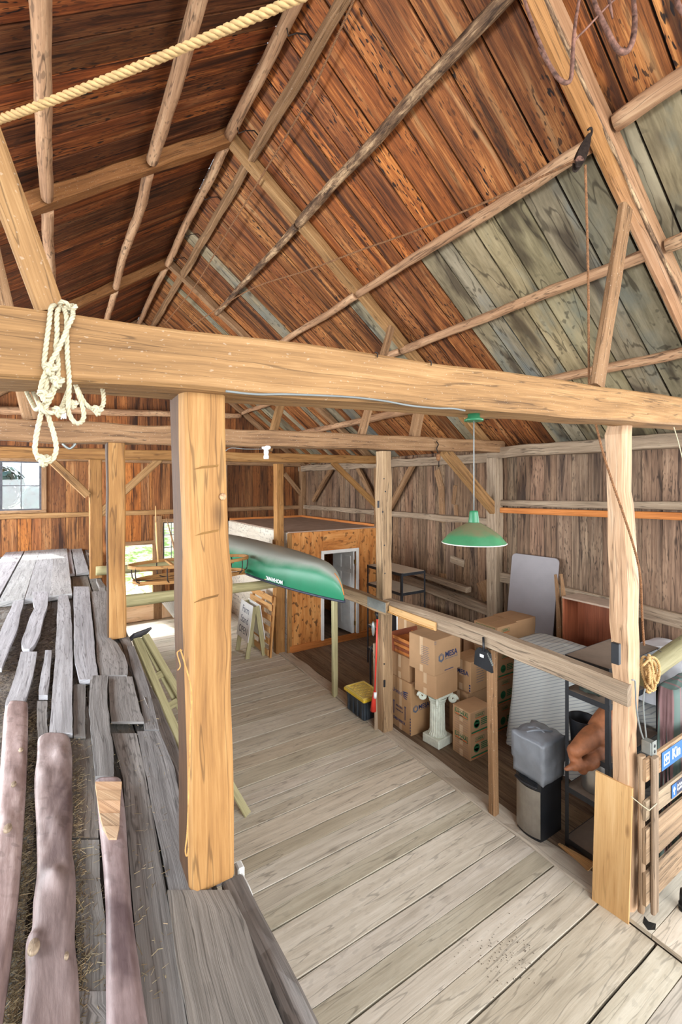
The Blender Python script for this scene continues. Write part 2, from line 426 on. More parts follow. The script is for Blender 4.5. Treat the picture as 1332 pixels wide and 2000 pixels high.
def text(m, string, size, mat4, bold=False, squeeze=1.0, thick=.0006):
    cu = bpy.data.curves.new('txt', 'FONT'); cu.body = string; cu.size = size; cu.extrude = thick
    cu.align_x = 'CENTER'; cu.align_y = 'CENTER'
    if bold: cu.offset = size * .022
    o = bpy.data.objects.new('txt', cu); COL.objects.link(o)
    bpy.context.view_layer.update()
    me = o.evaluated_get(bpy.context.evaluated_depsgraph_get()).to_mesh()
    b = len(m.v)
    m.v.extend(tuple(mat4 @ V((v.co.x * squeeze, v.co.y, v.co.z))) for v in me.vertices)
    for p in me.polygons: m.addf([b + i for i in p.vertices], [(0, 0)] * len(p.vertices))
    bpy.data.objects.remove(o); bpy.data.curves.remove(cu)
def mat4(o, x, y, n):
    x, y, n = V(x).normalized(), V(y).normalized(), V(n).normalized()
    return Matrix(((x.x, y.x, n.x, o[0]), (x.y, y.y, n.y, o[1]), (x.z, y.z, n.z, o[2]), (0, 0, 0, 1)))
def rz(a): return Matrix.Rotation(math.radians(a), 3, 'Z')
X_, Y_, Z_ = V((1, 0, 0)), V((0, 1, 0)), V((0, 0, 1))

# ------------------------------------------------------------------ camera
cam = bpy.data.cameras.new('camera'); co = bpy.data.objects.new('camera', cam); COL.objects.link(co)
co.location = (0, 0, CAMZ); co.rotation_euler = (math.pi / 2, 0, -math.radians(32.22))
cam.sensor_fit = 'HORIZONTAL'; cam.sensor_width = 36; cam.lens = 36 * F / 1332; cam.shift_y = -52 / 1332; cam.clip_start = .05
SC.camera = co

XW, YF, XL = 6.5, 12.5, -3.1          # right wall, far wall, left wall
B1, B2, B3 = 1.765, 5.05, 8.42        # the three bents
LZ = 1.96                             # loft floor
XR, ZR = 1.7, 7.76                    # ridge under the boards
SL = .75
def roofz(x): return ZR - SL * abs(x - XR)
def vary(c, a=.12, h=.06):
    k = 1 + R.uniform(-a, a); return (c[0] * k * (1 + R.uniform(-h, h)), c[1] * k, c[2] * k * (1 + R.uniform(-h, h)))

# ------------------------------------------------------------------ floors
m = MB()
y = -2.0
edges = [2.015, 2.43, 2.84, 3.257, 3.63, 4.02, 4.35, 4.66, 4.98, 5.28, 5.55, 5.9, 6.27, 6.63]
ys = [-2.0, -1.6, -1.2, -.8, -.4, 0, .4, .81, 1.2, 1.6] + edges
while ys[-1] < YF: ys.append(ys[-1] + R.uniform(.22, .34))
for a, b in zip(ys, ys[1:]):
    g = R.uniform(.012, .02)
    if b - a > .3 and R.random() < .75:
        cuts = [a, a + (b - a) * R.uniform(.42, .58), b]
    else: cuts = [a, b]
    for c0, c1 in zip(cuts, cuts[1:]):
        m.col = vary(R.choice([(1, 1, 1), (.94, .93, .88), (.9, .88, .82), (1.04, 1.04, 1.03)]), .06, .02)
        m.board((.4, c0 + (g / 2 if c0 == a else .004), -.03), X_, Y_, Z_, 3.45, c1 - c0 - (g if len(cuts) == 2 else g * .7), .03, jit=.0012, seg=14, wav=.006)
m.col = (.07, .06, .05); m.board((.3, -2, -.08), X_, Y_, Z_, 3.7, 14.6, .045)
fl = struct(m.obj('floor', 'floor'))
m = MB()
x = 4.09
while x < XW:
    w = R.uniform(.16, .26); w = min(w, XW - x)
    m.col = vary((1, 1, 1), .14, .05)
    m.board((x + .003, 1.9, -.03), Y_, X_, Z_, 10.6, w - .006, .03, jit=.004, seg=8, wav=.003); x += w
m.col = (.2, .17, .14); m.board((4.0, 1.9, -.08), Y_, X_, Z_, 10.6, 2.5, .045)
struct(m.obj('floor', 'baybf'))
m = MB()                                           # pale boards of the passage right of the gate
x = 3.86
ys2 = 1.9
while ys2 > -1.5:
    w = R.uniform(.2, .3); m.col = vary((1, .98, .94), .08, .03)
    m.board((3.86, ys2 - w, .005), X_, Y_, Z_, 4.2, w - .006, .035, jit=.004, seg=6, wav=.004); ys2 -= w
m.col = (.02, .02, .02); hq = at(1266, 1806, Z=.04); m.prism([(-.05, -.02), (.0, -.05), (.06, -.03), (.03, .01), (.05, .05), (-.02, .03)], Matrix.Translation(V((hq.x, hq.y, .0405))), .001)
m.col = (.16, .13, .11); m.board((3.84, -1.6, -.06), X_, Y_, Z_, 4.3, 3.45, .045)
struct(m.obj('floor', 'floor'))
m = MB(); m.col = (.86, .84, .82)
m.beam((3.97, 1.98, -.035), (3.97, 12.4, -.035), .23, .09, rough=.006)
struct(m.obj('trim_1', 'floor'))
# loft floor: an under layer of boards
m = MB()
def loft_boards(m):
    # big near boards, right part
    def poly(rows, t, col, z=LZ):
        m.col = col; rings = []
        for py, xa, xb in rows:
            a, b = at(xa, py, Z=z), at(xb, py, Z=z)
            rings.append([a - Z_ * t, b - Z_ * t, b, a])
        m.ringloft(rings)
    poly([(2040, 375, 570), (1960, 362, 536), (1880, 345, 505), (1800, 335, 480), (1738, 327, 447)], .03, (.93, .86, .78), LZ + .012)
    poly([(2040, 284, 372), (1900, 272, 350), (1750, 258, 326), (1600, 246, 300), (1520, 240, 287), (1432, 218, 266)], .03, (1.02, 1, .98))
    poly([(1740, 330, 415), (1650, 313, 377), (1560, 292, 352), (1500, 282, 341), (1428, 268, 312)], .03, (.98, .98, 1.0))
    poly([(2040, 150, 212), (1900, 152, 207), (1800, 148, 206), (1718, 130, 195), (1640, 95, 194)], .03, (.98, .98, .94))
    poly([(2040, 128, 280), (1960, 150, 214), (1936, 153, 212)], .03, (.96, .94, .92), LZ + .006)
    poly([(1636, 92, 192), (1560, 90, 194), (1500, 92, 190), (1450, 92, 178), (1380, 140, 178)], .03, (.9, .86, .8), LZ - .008)
    poly([(1425, 283, 311), (1380, 276, 300), (1340, 268, 290), (1300, 256, 276), (1262, 249, 262)], .03, (.9, .9, .92))
loft_boards(m)
x = -3.05
while x < .5:                                       # coarse boards beneath, half buried in chaff
    w = R.uniform(.18, .28); m.col = vary((.86, .82, .78), .1, .04)
    m.board((x + .006, -1.2, LZ - .075), Y_, X_, Z_, 13.6, min(w, .52 - x) - .012, .03, jit=.012, seg=30, wav=.012); x += w
m.col = (.14, .11, .09); m.board((-3.1, -1.2, LZ - .1), Y_, X_, Z_, 13.7, 3.62, .02)
struct(m.obj('floor', 'loft'))
# far platform of wide pale boards on the loft
m = MB()
rows = [(-70, 0), (0, 56), (54, 111), (110, 158)]
yn, ye = at(80, 1165, Z=LZ + .05).y, YF - .02
for a, b in rows:
    m.col = vary((1, 1, 1), .07, .03)
    pa, pb = at(a * .88, 1168, Z=LZ + .05), at(b * .9, 1162, Z=LZ + .05)
    m.board((pa.x, yn + R.uniform(-.05, .05), LZ - .03), Y_, X_, Z_, ye - yn, pb.x - pa.x - .008, .07, jit=.006, seg=10, wav=.006)
for x0, w in ((-.62, .14), (-.46, .2), (-.24, .24), (.02, .2), (.24, .2)):
    m.col = vary((.95, .95, .95), .08, .03)
    m.board((x0, 9.0, LZ - .03), Y_, X_, Z_, ye - 9.0, w, .045, jit=.006, seg=10, wav=.012)
struct(m.obj('floor', 'loftpale'))
# unseen boarding added under the loft edge to block light
m = MB()
z = .02
while z < 1.8:
    m.col = vary((.9, .85, .8), .1); m.board((.5, -1.3, z), Y_, Z_, X_, 13.7, .2, .025); z += .205
struct(m.obj('wall_loft_light_block', 'baybf'))
# ------------------------------------------------------------------ walls
def boards_up(m, o, d, L, zb, zt, n, wmin, wmax, cols, holes=(), t=.025, amp=.14):
    """vertical boards; holes = (s0, s1, z0, z1) along d"""
    s = 0.0
    stops = sorted([h[0] for h in holes] + [h[1] for h in holes])
    while s < L - .001:
        w = min(R.uniform(wmin, wmax), L - s)
        for q in stops:
            if s + .02 < q < s + w: w = q - s
        mid = s + w / 2; m.col = vary(R.choice(cols), amp, .05)
        zs = [(zb(mid), zt(mid))]
        for h in holes:
            if h[0] - .001 <= mid <= h[1] + .001:
                nz_ = []
                for a, b in zs:
                    if h[2] > a: nz_.append((a, min(b, h[2])))
                    if h[3] < b: nz_.append((max(a, h[3]), b))
                zs = nz_
        for a, b in zs:
            if b - a > .02:
                m.board(V(o) + V(d) * (s + .003) + Z_ * a, Z_, V(d), V(n), b - a, w - .006, t, jit=.004, seg=max(1, int((b - a) / .5)), wav=.003)
        s += w
def sheet(m, pts, t, n):
    m.ringloft([[V(p) for p in pts], [V(p) + V(n) * t for p in pts]])
WCOL = [(1, 1, 1), (.9, .88, .86), (1.08, 1.04, 1.0), (.8, .74, .7), (1.0, .92, .84)]
m = MB()
boards_up(m, (XW, 2.15, 0), Y_, YF - 2.15, lambda s: -.02, lambda s: 4.15, (-1, 0, 0), .17, .27, WCOL)
m.col = (.25, .2, .17); m.board((XW + .002, 2.15, -.05), Y_, Z_, X_, YF - 2.1, 4.25, .03)
wall_right = struct(m.obj('wall_right', 'wall'))
# far wall, with the window over the loft, the door opening and the low window
HO = [(-1.9, -.36, 2.93, 4.05), (1.12, 2.05, .56, 1.97), (2.30, 2.95, 1.5, 2.53)]
HS = [(a - XL, b - XL, c, d) for a, b, c, d in HO]
m = MB()
FC = [(1, 1, 1), (.66, .6, .56), (1.4, 1.16, .76), (.8, .76, .74), (1.1, .98, .84), (1.15, 1.05, .96), (.5, .44, .42)]
boards_up(m, (XL, YF, 0), X_, 4.2 - XL, lambda s: -.02, lambda s: min(4.3, roofz(XL + s)), (0, -1, 0), .18, .3, FC, HS, amp=.16)
boards_up(m, (4.2, YF, 0), X_, XW - 4.2, lambda s: -.02, lambda s: min(4.3, roofz(4.2 + s)), (0, -1, 0), .16, .24, [(.66, .62, .58), (.5, .44, .42), (.8, .74, .66), (.74, .6, .48)], (), amp=.14)
boards_up(m, (XL, YF + .03, 0), X_, XW - XL, lambda s: 4.28, lambda s: max(4.29, roofz(XL + s) - .02), (0, -1, 0), .16, .26, [(.8, .7, .62), (.52, .44, .4), (1.0, .86, .7), (.62, .54, .5)], (), amp=.16)
# dark backing added to stop light leaks, pierced by the same openings
m.col = (.2, .16, .13)
xs = sorted({XL, XW} | {q for h in HO for q in h[:2]}); zs = sorted({-.05, 4.4} | {q for h in HO for q in h[2:]})
for a, b in zip(xs, xs[1:]):
    for c, d in zip(zs, zs[1:]):
        if any(h[0] - .01 <= (a + b) / 2 <= h[1] and h[2] <= (c + d) / 2 <= h[3] for h in HO): continue
        m.board((a, YF + .001, c), X_, Z_, Y_, b - a, d - c, .03)
sheet(m, [(XL, YF + .035, 4.4), (XW, YF + .035, 4.4), (XR, YF + .035, ZR)], .03, Y_)
struct(m.obj('wall_far', 'wallor'))
# left wall behind the loft: boards with tall openings added out of frame to let light in
LH = [(2.4, 3.9, 2.6, 4.0), (5.6, 7.2, 2.6, 3.95), (8.6, 10.6, 2.5, 3.95)]
m = MB()
boards_up(m, (XL, 3.0, 0), Y_, YF - 3.0, lambda s: -.02, lambda s: 4.12, (1, 0, 0), .2, .3, [(1, .9, .8), (.8, .7, .62)], [(a - 3 if a > 3 else 0, b - 3, c, d) for a, b, c, d in LH])
struct(m.obj('wall_left', 'wallor'))
# ------------------------------------------------------------------ roof boards
rd = V((1, 0, -SL)).normalized(); rn = V((SL, 0, 1)).normalized()
def roof_side(m, sgn, y0, y1, wmin, wmax, pick, split):
    d = V((sgn * 1, 0, -SL)).normalized(); n = V((sgn * SL, 0, 1)).normalized()
    Lr = 4.95 / d.x * sgn if sgn > 0 else 4.95 / -d.x
    Lr = abs(4.95 / d.x); y = y0
    while y < y1:
        w = min(R.uniform(wmin, wmax), y1 - y); segs = [(0, split), (split + .004, Lr)] if split else [(0, Lr)]
        for k, (a, b) in enumerate(segs):
            col, mi = pick(y + w / 2, k); m.col = col; m.mat = mi
            m.board(V((XR, y + .006, ZR)) + d * a, d, Y_, n, b - a, w - .018, .024, jit=.006, seg=max(2, int((b - a) / .5)), wav=.004)
        y += w
    m.mat = 0; m.col = (.05, .04, .035)
    m.board(V((XR, y0, ZR)) + n * .034, d, Y_, n, Lr, y1 - y0, .02)
SPL = (3.56 - XR) / rd.x + .12
def pick_r(y, k):
    if k == 1 and y < 3.95: return vary(R.choice([(1, 1, 1), (.82, .86, .9), (1.02, .98, .9), (.9, .9, .84)]), .14, .04), 1
    if k == 1 and y < 5.2: return vary((.86, .84, .84), .15, .06), 0
    if k == 1: return vary(R.choice([(1.0, 1.0, 1.0), (.8, .8, .82), (1.1, 1.12, 1.14)]), .16, .05), R.choice([0, 0, 1])
    if y > 6.9: return vary(R.choice([(.95, .88, .8), (1.0, 1.05, 1.1), (.75, .72, .7)]), .16, .06), R.choice([0, 0, 0, 1])
    return vary(R.choice([(1, .95, .88), (.74, .66, .62), (1.2, 1.1, .95), (.9, .8, .72), (1.25, 1.05, .8)]), .13, .05), 0
m = MB()
roof_side(m, 1, -.6, YF + .1, .2, .36, pick_r, SPL)
struct(m.obj('ceiling', ['roof', 'roofgrey']))
def pick_l(y, k): return vary(R.choice([(.72, .54, .46), (.5, .4, .38), (.84, .62, .48), (.42, .36, .36)]), .15, .06), 0
m = MB()
roof_side(m, -1, -.6, YF + .1, .16, .27, pick_l, 0)
struct(m.obj('ceiling', ['roof', 'roofgrey']))

# ------------------------------------------------------------------ timber frame
def timber(name, label, cat, mat, p0, p1, w, h, group=None, col=(1, 1, 1), **k):
    return one(name, label, cat, mat, lambda m: (setattr(m, 'col', col), m.beam(p0, p1, w, h, **k)), group)
G_TIE, G_POST, G_RAF, G_POLE, G_BR = 'tie beams across the barn', 'main posts of the barn', 'rafters under the roof boards', 'pole purlins under the roof boards', 'diagonal braces of the frame'
# tie beams: centre height given at two places
t1 = one('tie_beam', 'big hewn front tie beam crossing the whole picture, knotted rope hanging over it', 'beam', 'beam', lambda m: (
    m.beam((-3.0, B1, 3.785), (4.9, B1, 4.14), .25, .205, rough=.0035, ch=.012, h1=.238, bow=.015)), G_TIE)
t2 = one('tie_beam', 'hewn middle tie beam with nail marks, behind the big front tie beam', 'beam', 'beam2', lambda m: m.beam((-3.0, B2, 3.935), (6.42, B2, 4.165), .21, .195, rough=.006), G_TIE)
t3 = one('tie_beam', 'orange rear tie beam with a stepped scarf joint, white lamp holder before it', 'beam', 'post', lambda m: (m.beam((-3.0, B3, 3.965), (6.42, B3, 4.10), .18, .175, rough=.004)), G_TIE)
# posts
def post_main(m):
    k = 3.0; rings = []
    for i in range(34):
        z = LZ + (3.865 - LZ) * i / 33; t = (z - LZ) / 1.93
        cx, w, d = .503 - .04 * t, .0825, .1
        wan = .02 + .03 * max(0, nz(z * 1.3, 4.2))               # waney left front edge
        q = [(-w, d), (-w, -d + .05), (-w + wan * .5, -d + .014), (-w + wan, -d), (w - .012, -d), (w, -d + .012), (w, d)]
        bump = .014 * math.exp(-((z - 3.1) / .12) ** 2) + .008 * math.exp(-((z - 2.86) / .1) ** 2)
        rings.append([V((cx + a + nz(j * 3.3, z * 2.2) * .007 + (bump if a > 0 else 0), 1.81 + b + nz(j * 5.1, z * 2.1) * .006, z)) for j, (a, b) in enumerate(q)])
    m.ringloft(rings)
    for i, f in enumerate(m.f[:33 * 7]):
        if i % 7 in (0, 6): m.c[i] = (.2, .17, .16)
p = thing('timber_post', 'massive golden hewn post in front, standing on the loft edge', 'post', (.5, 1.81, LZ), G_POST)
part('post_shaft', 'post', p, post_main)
def notches(m):
    for z, h in (NZ,):
        m.col = (.62, .6, .42)
        o = V((.425, 1.709, z)); m.prism([(0, 0), (.09, .012), (.094, .02), (.03, .012)], mat4(o, X_, Z_, -Y_), .002)
for NZ in ((3.56, .028), (3.31, .03), (3.06, .03)): part('axe_notch', 'post', p, notches)
def knot(m):
    m.lathe([(.014, 0), (.013, .004), (.006, .006), (.001, .004)], (0, 0, 0), 14)
    m.v = [tuple(at(435, 970, Y=1.705) + V((a, -c, b))) for a, b, c in m.v]
part('knot', 'pole', p, knot)
def twine_l1(m):
    m.rope([at(px, py, Y=1.685) for px, py in ((352, 1268), (362, 1300), (374, 1350), (372, 1420), (369, 1520), (366, 1620), (362, 1660), (365, 1672), (368, 1655))], .0028, n=5)
    m.rope([at(px, py, Y=1.69) for px, py in ((356, 1270), (346, 1275), (352, 1300), (346, 1310))], .0022, n=5)
one('twine', 'thin straw coloured twine hanging on a nail of the massive front post', 'twine', 'twine', twine_l1)
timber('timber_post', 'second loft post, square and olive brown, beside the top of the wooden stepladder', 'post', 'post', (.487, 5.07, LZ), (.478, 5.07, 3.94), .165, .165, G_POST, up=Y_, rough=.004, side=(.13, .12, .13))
timber('timber_post', 'third loft post beside the far pale platform, white sunlit left edge', 'post', 'post', (.515, 8.5, LZ), (.5, 8.5, 3.93), .19, .17, G_POST, up=Y_, rough=.003)
def post_r1(m):
    rows = [(1800, 1194, 1252), (1700, 1193, 1251), (1560, 1192, 1250), (1430, 1190, 1249), (1330, 1192, 1254), (1300, 1188, 1255), (1255, 1188, 1255), (1215, 1184, 1253), (1140, 1184, 1254), (1060, 1181, 1249), (1000, 1181, 1246), (985, 1180, 1244), (960, 1179, 1238), (900, 1178, 1239), (850, 1175, 1240), (816, 1182, 1240)]
    rings = []
    for py, a, b in rows:
        c_ = at((a + b) / 2, py, Y=1.87); z = max(0.0, c_.z); w = (b - a) / 70 * .185; ring = []
        for j in range(14):
            th = 2 * math.pi * j / 14 + .2; c, s_ = math.cos(th), math.sin(th)
            e = .5 / max(abs(c), abs(s_)) ** .75
            ring.append(V((c_.x + c * e * w + nz(j * 2.2, z * 2) * .008, 1.87 + s_ * e * w + nz(j * 2.9, z * 2 + 9) * .008, z)))
        rings.append(ring)
    rings[-1] = [V((q.x, q.y, 4.0)) for q in rings[-1]]
    m.ringloft(rings, sm=False)
p = thing('timber_post', 'pale tree shaped post at right, empty mortise, brown rope wound round it', 'post', (3.9, 1.87, 0), G_POST)
part('post_shaft', 'oldpost', p, post_r1)
def mort(m):
    o = at(1203, 1276, Y=1.815)
    m.box((o.x, o.y, o.z), (.035, .06, .165), .004)
part('mortise', 'black', p, mort)
p = thing('timber_post', 'square peg-holed post carrying the middle tie beam, between yellow-lidded bin and cartons', 'post', (3.93, B2 + .04, 0), G_POST)
part('post_shaft', 'grey', p, lambda m: (setattr(m, 'col', (1.12, 1.0, .82)), m.beam((3.945, 5.08, 0), (3.92, 5.08, 3.985), .17, .17, up=Y_, rough=.006)))
for py, dx in ((935, 0), (960, 3), (1000, -2), (1022, 4), (1065, 1), (1120, 2), (1230, 0), (1297, 1), (1240, 3)):
    o_ = at(750 + dx, py, Y=4.993)
    part('peg_hole', 'black', p, lambda m: m.tube([o_, o_ + V((0, .012, 0))], .011, 10))
for px, py, h in ((751, 1335, .1), (739, 985, .1)):
    part('mortise', 'black', p, lambda m: m.box(at(px, py, Y=4.995), (.03, .012, h), .002))
def post_r3(m):
    m.col = (1.0, .96, .9)
    m.beam((3.9, 8.62, 0), (3.88, 8.62, 2.36), .2, .17, up=Y_, rough=.004); m.beam((3.89, 8.62, 2.34), (3.88, 8.62, 3.95), .165, .17, up=Y_, rough=.004)
one('timber_post', 'slim square post at the corner of the plywood room, below the orange rear tie beam', 'post', 'post', post_r3, G_POST)
timber('timber_post', 'old wall post where the middle tie beam meets the right wall', 'post', 'grey', (6.36, B2 + .05, 0), (6.34, B2 + .05, 3.97), .2, .2, G_POST, up=Y_, rough=.008)
timber('timber_post', 'wall post where the orange rear tie beam meets the right wall', 'post', 'beam2', (6.38, B3 + .02, 0), (6.38, B3 + .02, 3.97), .18, .18, G_POST, up=Y_, rough=.006)
timber('timber_post', 'shadowy corner post above the plywood room between two braces', 'post', 'beam2', (6.38, YF - .12, 0), (6.38, YF - .12, 4.1), .18, .18, G_POST, up=Y_, rough=.006)
timber('timber_post', 'slim grey wall post just right of the massive front post on the far wall', 'post', 'grey', (3.93, YF - .1, 0), (3.93, YF - .1, 4.1), .14, .12, G_POST, up=Y_)
timber('wall_stud', 'wide board stud between the grass-filled doorway and the low window', 'stud', 'beam2', (2.17, YF - .06, 0), (2.17, YF - .06, 2.7), .2, .06, up=Y_)
# braces
def brace(label, a, b, w=.09, h=.12, mat='beam2'):
    return timber('diagonal_brace', label, 'brace', mat, a, b, w, h, G_BR, rough=.004)
brace('brace rising left from the third loft post towards the window', at(172, 968, Y=B3), at(98, 897, Y=B3), mat='beam')
brace('brace rising right from the third loft post, seen beside the second loft post', at(196, 1002, Y=B3 + .05), at(312, 897, Y=B3 + .05), mat='beam')
brace('long orange brace rising left above the plywood room towards the rear tie beam', at(745, 997, Y=B3), at(650, 903, Y=B3), mat='post')
brace('large pale brace crossing behind the lamp cord up to the middle tie beam', at(978, 1012, Y=B2 + .02), at(868, 880, Y=B2 + .02), .12, .17, 'beam')
brace('brace along the right wall just right of the peg-holed post', at(752, 1012, X=6.36), at(812, 897, X=6.36))
brace('brace along the right wall just left of the peg-holed post', at(735, 985, X=6.36), at(695, 905, X=6.36))
brace('dim brace on the far wall left of the corner post', at(598, 978, Y=YF - .14), at(556, 925, Y=YF - .14))
brace('dim brace on the right wall right of the corner post', at(612, 978, X=6.36), at(652, 908, X=6.36))
# plates and girts
G_G = 'horizontal wall timbers'
timber('wall_plate', 'heavy grey plate on top of the right wall, nearer half, above the orange board', 'beam', 'grey', (6.38, .6, 4.035), (6.38, B2 + .16, 4.065), .2, .18, G_G, rough=.01)
timber('wall_plate', 'pinkish grey plate on the right wall beyond the wall post, peg sticking out', 'beam', 'grey', (6.38, B2 + .16, 3.98), (6.38, YF, 4.02), .19, .17, G_G, rough=.008)
timber('wall_girt', 'grey girt on the right wall directly above the orange board', 'girt', 'grey', (6.42, 2.2, 3.25), (6.42, B2, 3.2), .12, .1, G_G, rough=.006)
timber('wall_girt', 'bright orange board fixed below the grey girt on the right wall', 'girt', 'orangeboard', (6.4, 2.2, 3.125), (6.4, B2, 3.075), .1, .09, G_G, rough=.002)
timber('wall_girt', 'low grey girt on the right wall behind the pale foreground post', 'girt', 'grey', (6.42, 2.2, 1.84), (6.42, B2, 1.93), .1, .17, G_G, rough=.006)
timber('wall_girt', 'girt on the right wall behind the peg-holed post and lamp', 'girt', 'grey', (6.42, B2 + .16, 2.86), (6.42, YF, 2.84), .1, .12, G_G, rough=.008)
timber('wall_girt', 'heavy low girt on the right wall running into the wall post', 'girt', 'grey', at(958, 1192, X=6.42), at(785, 1128, X=6.42), .12, .2, G_G, rough=.006)
timber('wall_girt', 'girt on the far wall just under the window over the loft', 'girt', 'beam', (XL + .1, YF - .06, 2.8), (3.86, YF - .06, 2.8), .08, .12, G_G)
timber('wall_girt', 'dim girt on the far wall right of the slim grey wall post', 'girt', 'beam2', (4.0, YF - .06, 2.82), (6.3, YF - .06, 2.82), .08, .12, G_G)
timber('wall_girt', 'end girt crossing the far wall above the window', 'girt', 'beam2', (XL + .1, YF - .1, 4.16), (6.3, YF - .1, 4.16), .16, .17, G_G)
one('gable_log', 'rough split log nailed across the far gable behind the knotted ropes', 'log', 'pole', lambda m: m.log(at(-60, 798, Y=YF - .12), at(470, 812, Y=YF - .12), .1, .07, .05, .12), G_G)
# rafters
def raf(label, y, sgn, w, h, mat, x1=6.55, x0=XR, off=0.0, **k):
    d = h / 2 / math.cos(math.atan(SL)) + .015 + off
    a = V((x0, y, roofz(x0) - d)); b = V((x1, y, roofz(x1) - d))
    return timber('rafter', label, 'rafter', mat, a, b, w, h, G_RAF, rough=.006, up=V((sgn * SL, 0, 1)).normalized(), **k)
def raf_front(m):
    y = 1.86; n = V((SL, 0, 1)).normalized(); k = R.uniform(0, 99); rings = []
    a = V((XR, y, roofz(XR))) - n * .11; b = V((6.55, y, roofz(6.55))) - n * .11; L = (b - a).length
    for i in range(61):
        t = i / 60; c = a.lerp(b, t); s_ = t * L; r = []
        for j, (p, q) in enumerate(((-.065, -.085), (.02, -.095), (.06, -.07), (.085, -.02), (.085, .08), (-.085, .08), (-.085, -.04))):
            e = nz(k + j * 4, s_ * 1.6) * .014
            r.append(c + Y_ * (p + e) + n * (q + e * .7))
        rings.append(r)
    m.ringloft(rings)
    for i in range(60 * 7):
        t = (i // 7) / 60; w = max(0, min(1, (t - .42) / .12)); base = (.92 * (1 - w) + 1.0 * w, .7 * (1 - w) + .86 * w, .42 * (1 - w) + .78 * w)
        m.c[i] = base if i % 7 in (0, 1, 2) else (.74, .64, .56)
rf_ = one('rafter', 'bark-edged front rafter at upper right with the pulley hooked to it', 'rafter', 'oldpost', raf_front, G_RAF)
def bark_edge(m):
    n = V((SL, 0, 1)).normalized(); a = V((XR, 1.86, roofz(XR))) - n * .11; b = V((6.55, 1.86, roofz(6.55))) - n * .11
    pts = []; 
    for i in range(61):
        t = i / 60; q = a.lerp(b, t); pts.append(q + Y_ * (-.068 + .01 * nz(t * 9, 3.3)) - n * (.078 + .004 * nz(t * 30, 7)))
    m.tube(pts, [.014 + .008 * nz(i * .5, 1.7) for i in range(61)], 7)
part('bark_edge', 'bark', rf_, bark_edge)
raf('pale right rafter above the middle tie beam meeting the ridge', 5.22, 1, .14, .13, 'beam')
raf('left rafter above the middle tie beam, wide and reddish', 5.22, -1, .15, .15, 'beam', x1=-2.9, col=(.8, .62, .5))
raf('right rafter above the rear tie beam, half hidden behind the front tie beam', 8.75, 1, .13, .13, 'beam2')
raf('left rafter above the rear tie beam, pale lower edge', 8.75, -1, .13, .14, 'beam', x1=-2.9, col=(.86, .7, .58))
raf('right gable rafter against the far end wall', YF - .12, 1, .12, .13, 'beam2')
raf('left gable rafter against the far end wall', YF - .12, -1, .12, .13, 'beam2', x1=-2.9)
# pole purlins
def pz(x): return CAMZ + (5.375 - .75 * x if x > XR else 2.825 + .75 * x)
def pole(label, x, ya, yb, r0, r1, mat='pole', dx=0.0, dz=0.0):
    return one('roof_pole', label, 'pole', mat, lambda m: m.log((x, ya, pz(x) + dz), (x + dx, yb, pz(x + dx) + dz), r0, r1, .03, .07), G_POLE)
R1x, R2x, R3x, R4x = 2.63, 3.563, 4.42, 5.357
pole('dark bark-covered pole crossing the right roof slope high up, nearest the ridge', R1x, .3, 5.2, .045, .062, 'bark')
pole('speckled bark pole on the right slope nearest the ridge, beyond the middle rafter', R1x, 5.25, 8.8, .05, .045, 'bark')
pole('long smooth pole on the right slope ending at the pulley', R2x, 1.95, 5.2, .062, .05, dz=.0)
pole('pale pole on the right slope, continuing the pulley pole beyond the middle rafter', R2x, 5.25, 8.8, .055, .05)
pole('stout pole at the right picture edge above the front rafter', R2x, -.3, 1.75, .07, .065, dz=.05)
pole('pole across the grey roof boards, third below the ridge', R3x, 1.9, 5.25, .055, .06)
pole('short thick pole at the right picture edge below the stout one', R3x, .2, 1.75, .06, .06)
pole('pale pole third below the ridge beyond the middle rafter, behind the strut', R3x, 5.3, 8.8, .055, .06)
pole('low pole near the eave above the right end of the front tie beam', R4x, 1.6, 5.25, .055, .055)
pole('whitish low pole near the eave, seen under the front tie beam', R4x, 5.3, 12.3, .075, .06)
pole('pole third below the ridge at the far gable end', R3x, 8.85, 12.3, .06, .05)
pole('pole second below the ridge at the far gable end', R2x, 8.85, 12.3, .06, .05)
pole('nearest ridge pole, dark ended, above the left rafter', 1.685, .5, 5.15, .06, .06, dz=.02)
pole('middle ridge pole with iron hooks between the two left rafters', 1.685, 5.28, 8.7, .055, .055)
pole('far ridge pole behind the rear rafter', 1.685, 8.8, 12.3, .055, .05)
pole('left slope pole at upper centre, near, ending on the middle left rafter', .827, .8, 5.08, .06, .06)
pole('left slope pole beyond the middle rafter, upper one', .827, 5.3, 8.65, .055, .055)
pole('left slope pole at the far gable, upper one', .827, 8.8, 12.3, .055, .05)
pole('left slope pole with shaggy bark at the left picture edge, near', -.104, .7, 5.1, .058, .055)
pole('left slope pole beyond the middle rafter, lower pale one', -.104, 5.3, 8.7, .055, .055)
# hay track board below the ridge
p = thing('hay_track', 'long squared timber hung below the ridge on wire hooks', 'beam', (1.93, .6, 7.3))
part('track_timber', 'beam2', p, lambda m: m.beam((1.98, .6, CAMZ + 4.0), (1.95, 12.2, CAMZ + 3.95), .085, .12, rough=.004))
for yy in (3.6, 4.9, 6.3, 7.4, 8.3):
    part('wire_hook', 'darkiron', p, lambda m: m.tube([(1.70, yy, 7.56), (1.72, yy + .01, 7.5), (1.8, yy, 7.56), (1.9, yy, 7.6), (1.95, yy, 7.57)], .007, 6))
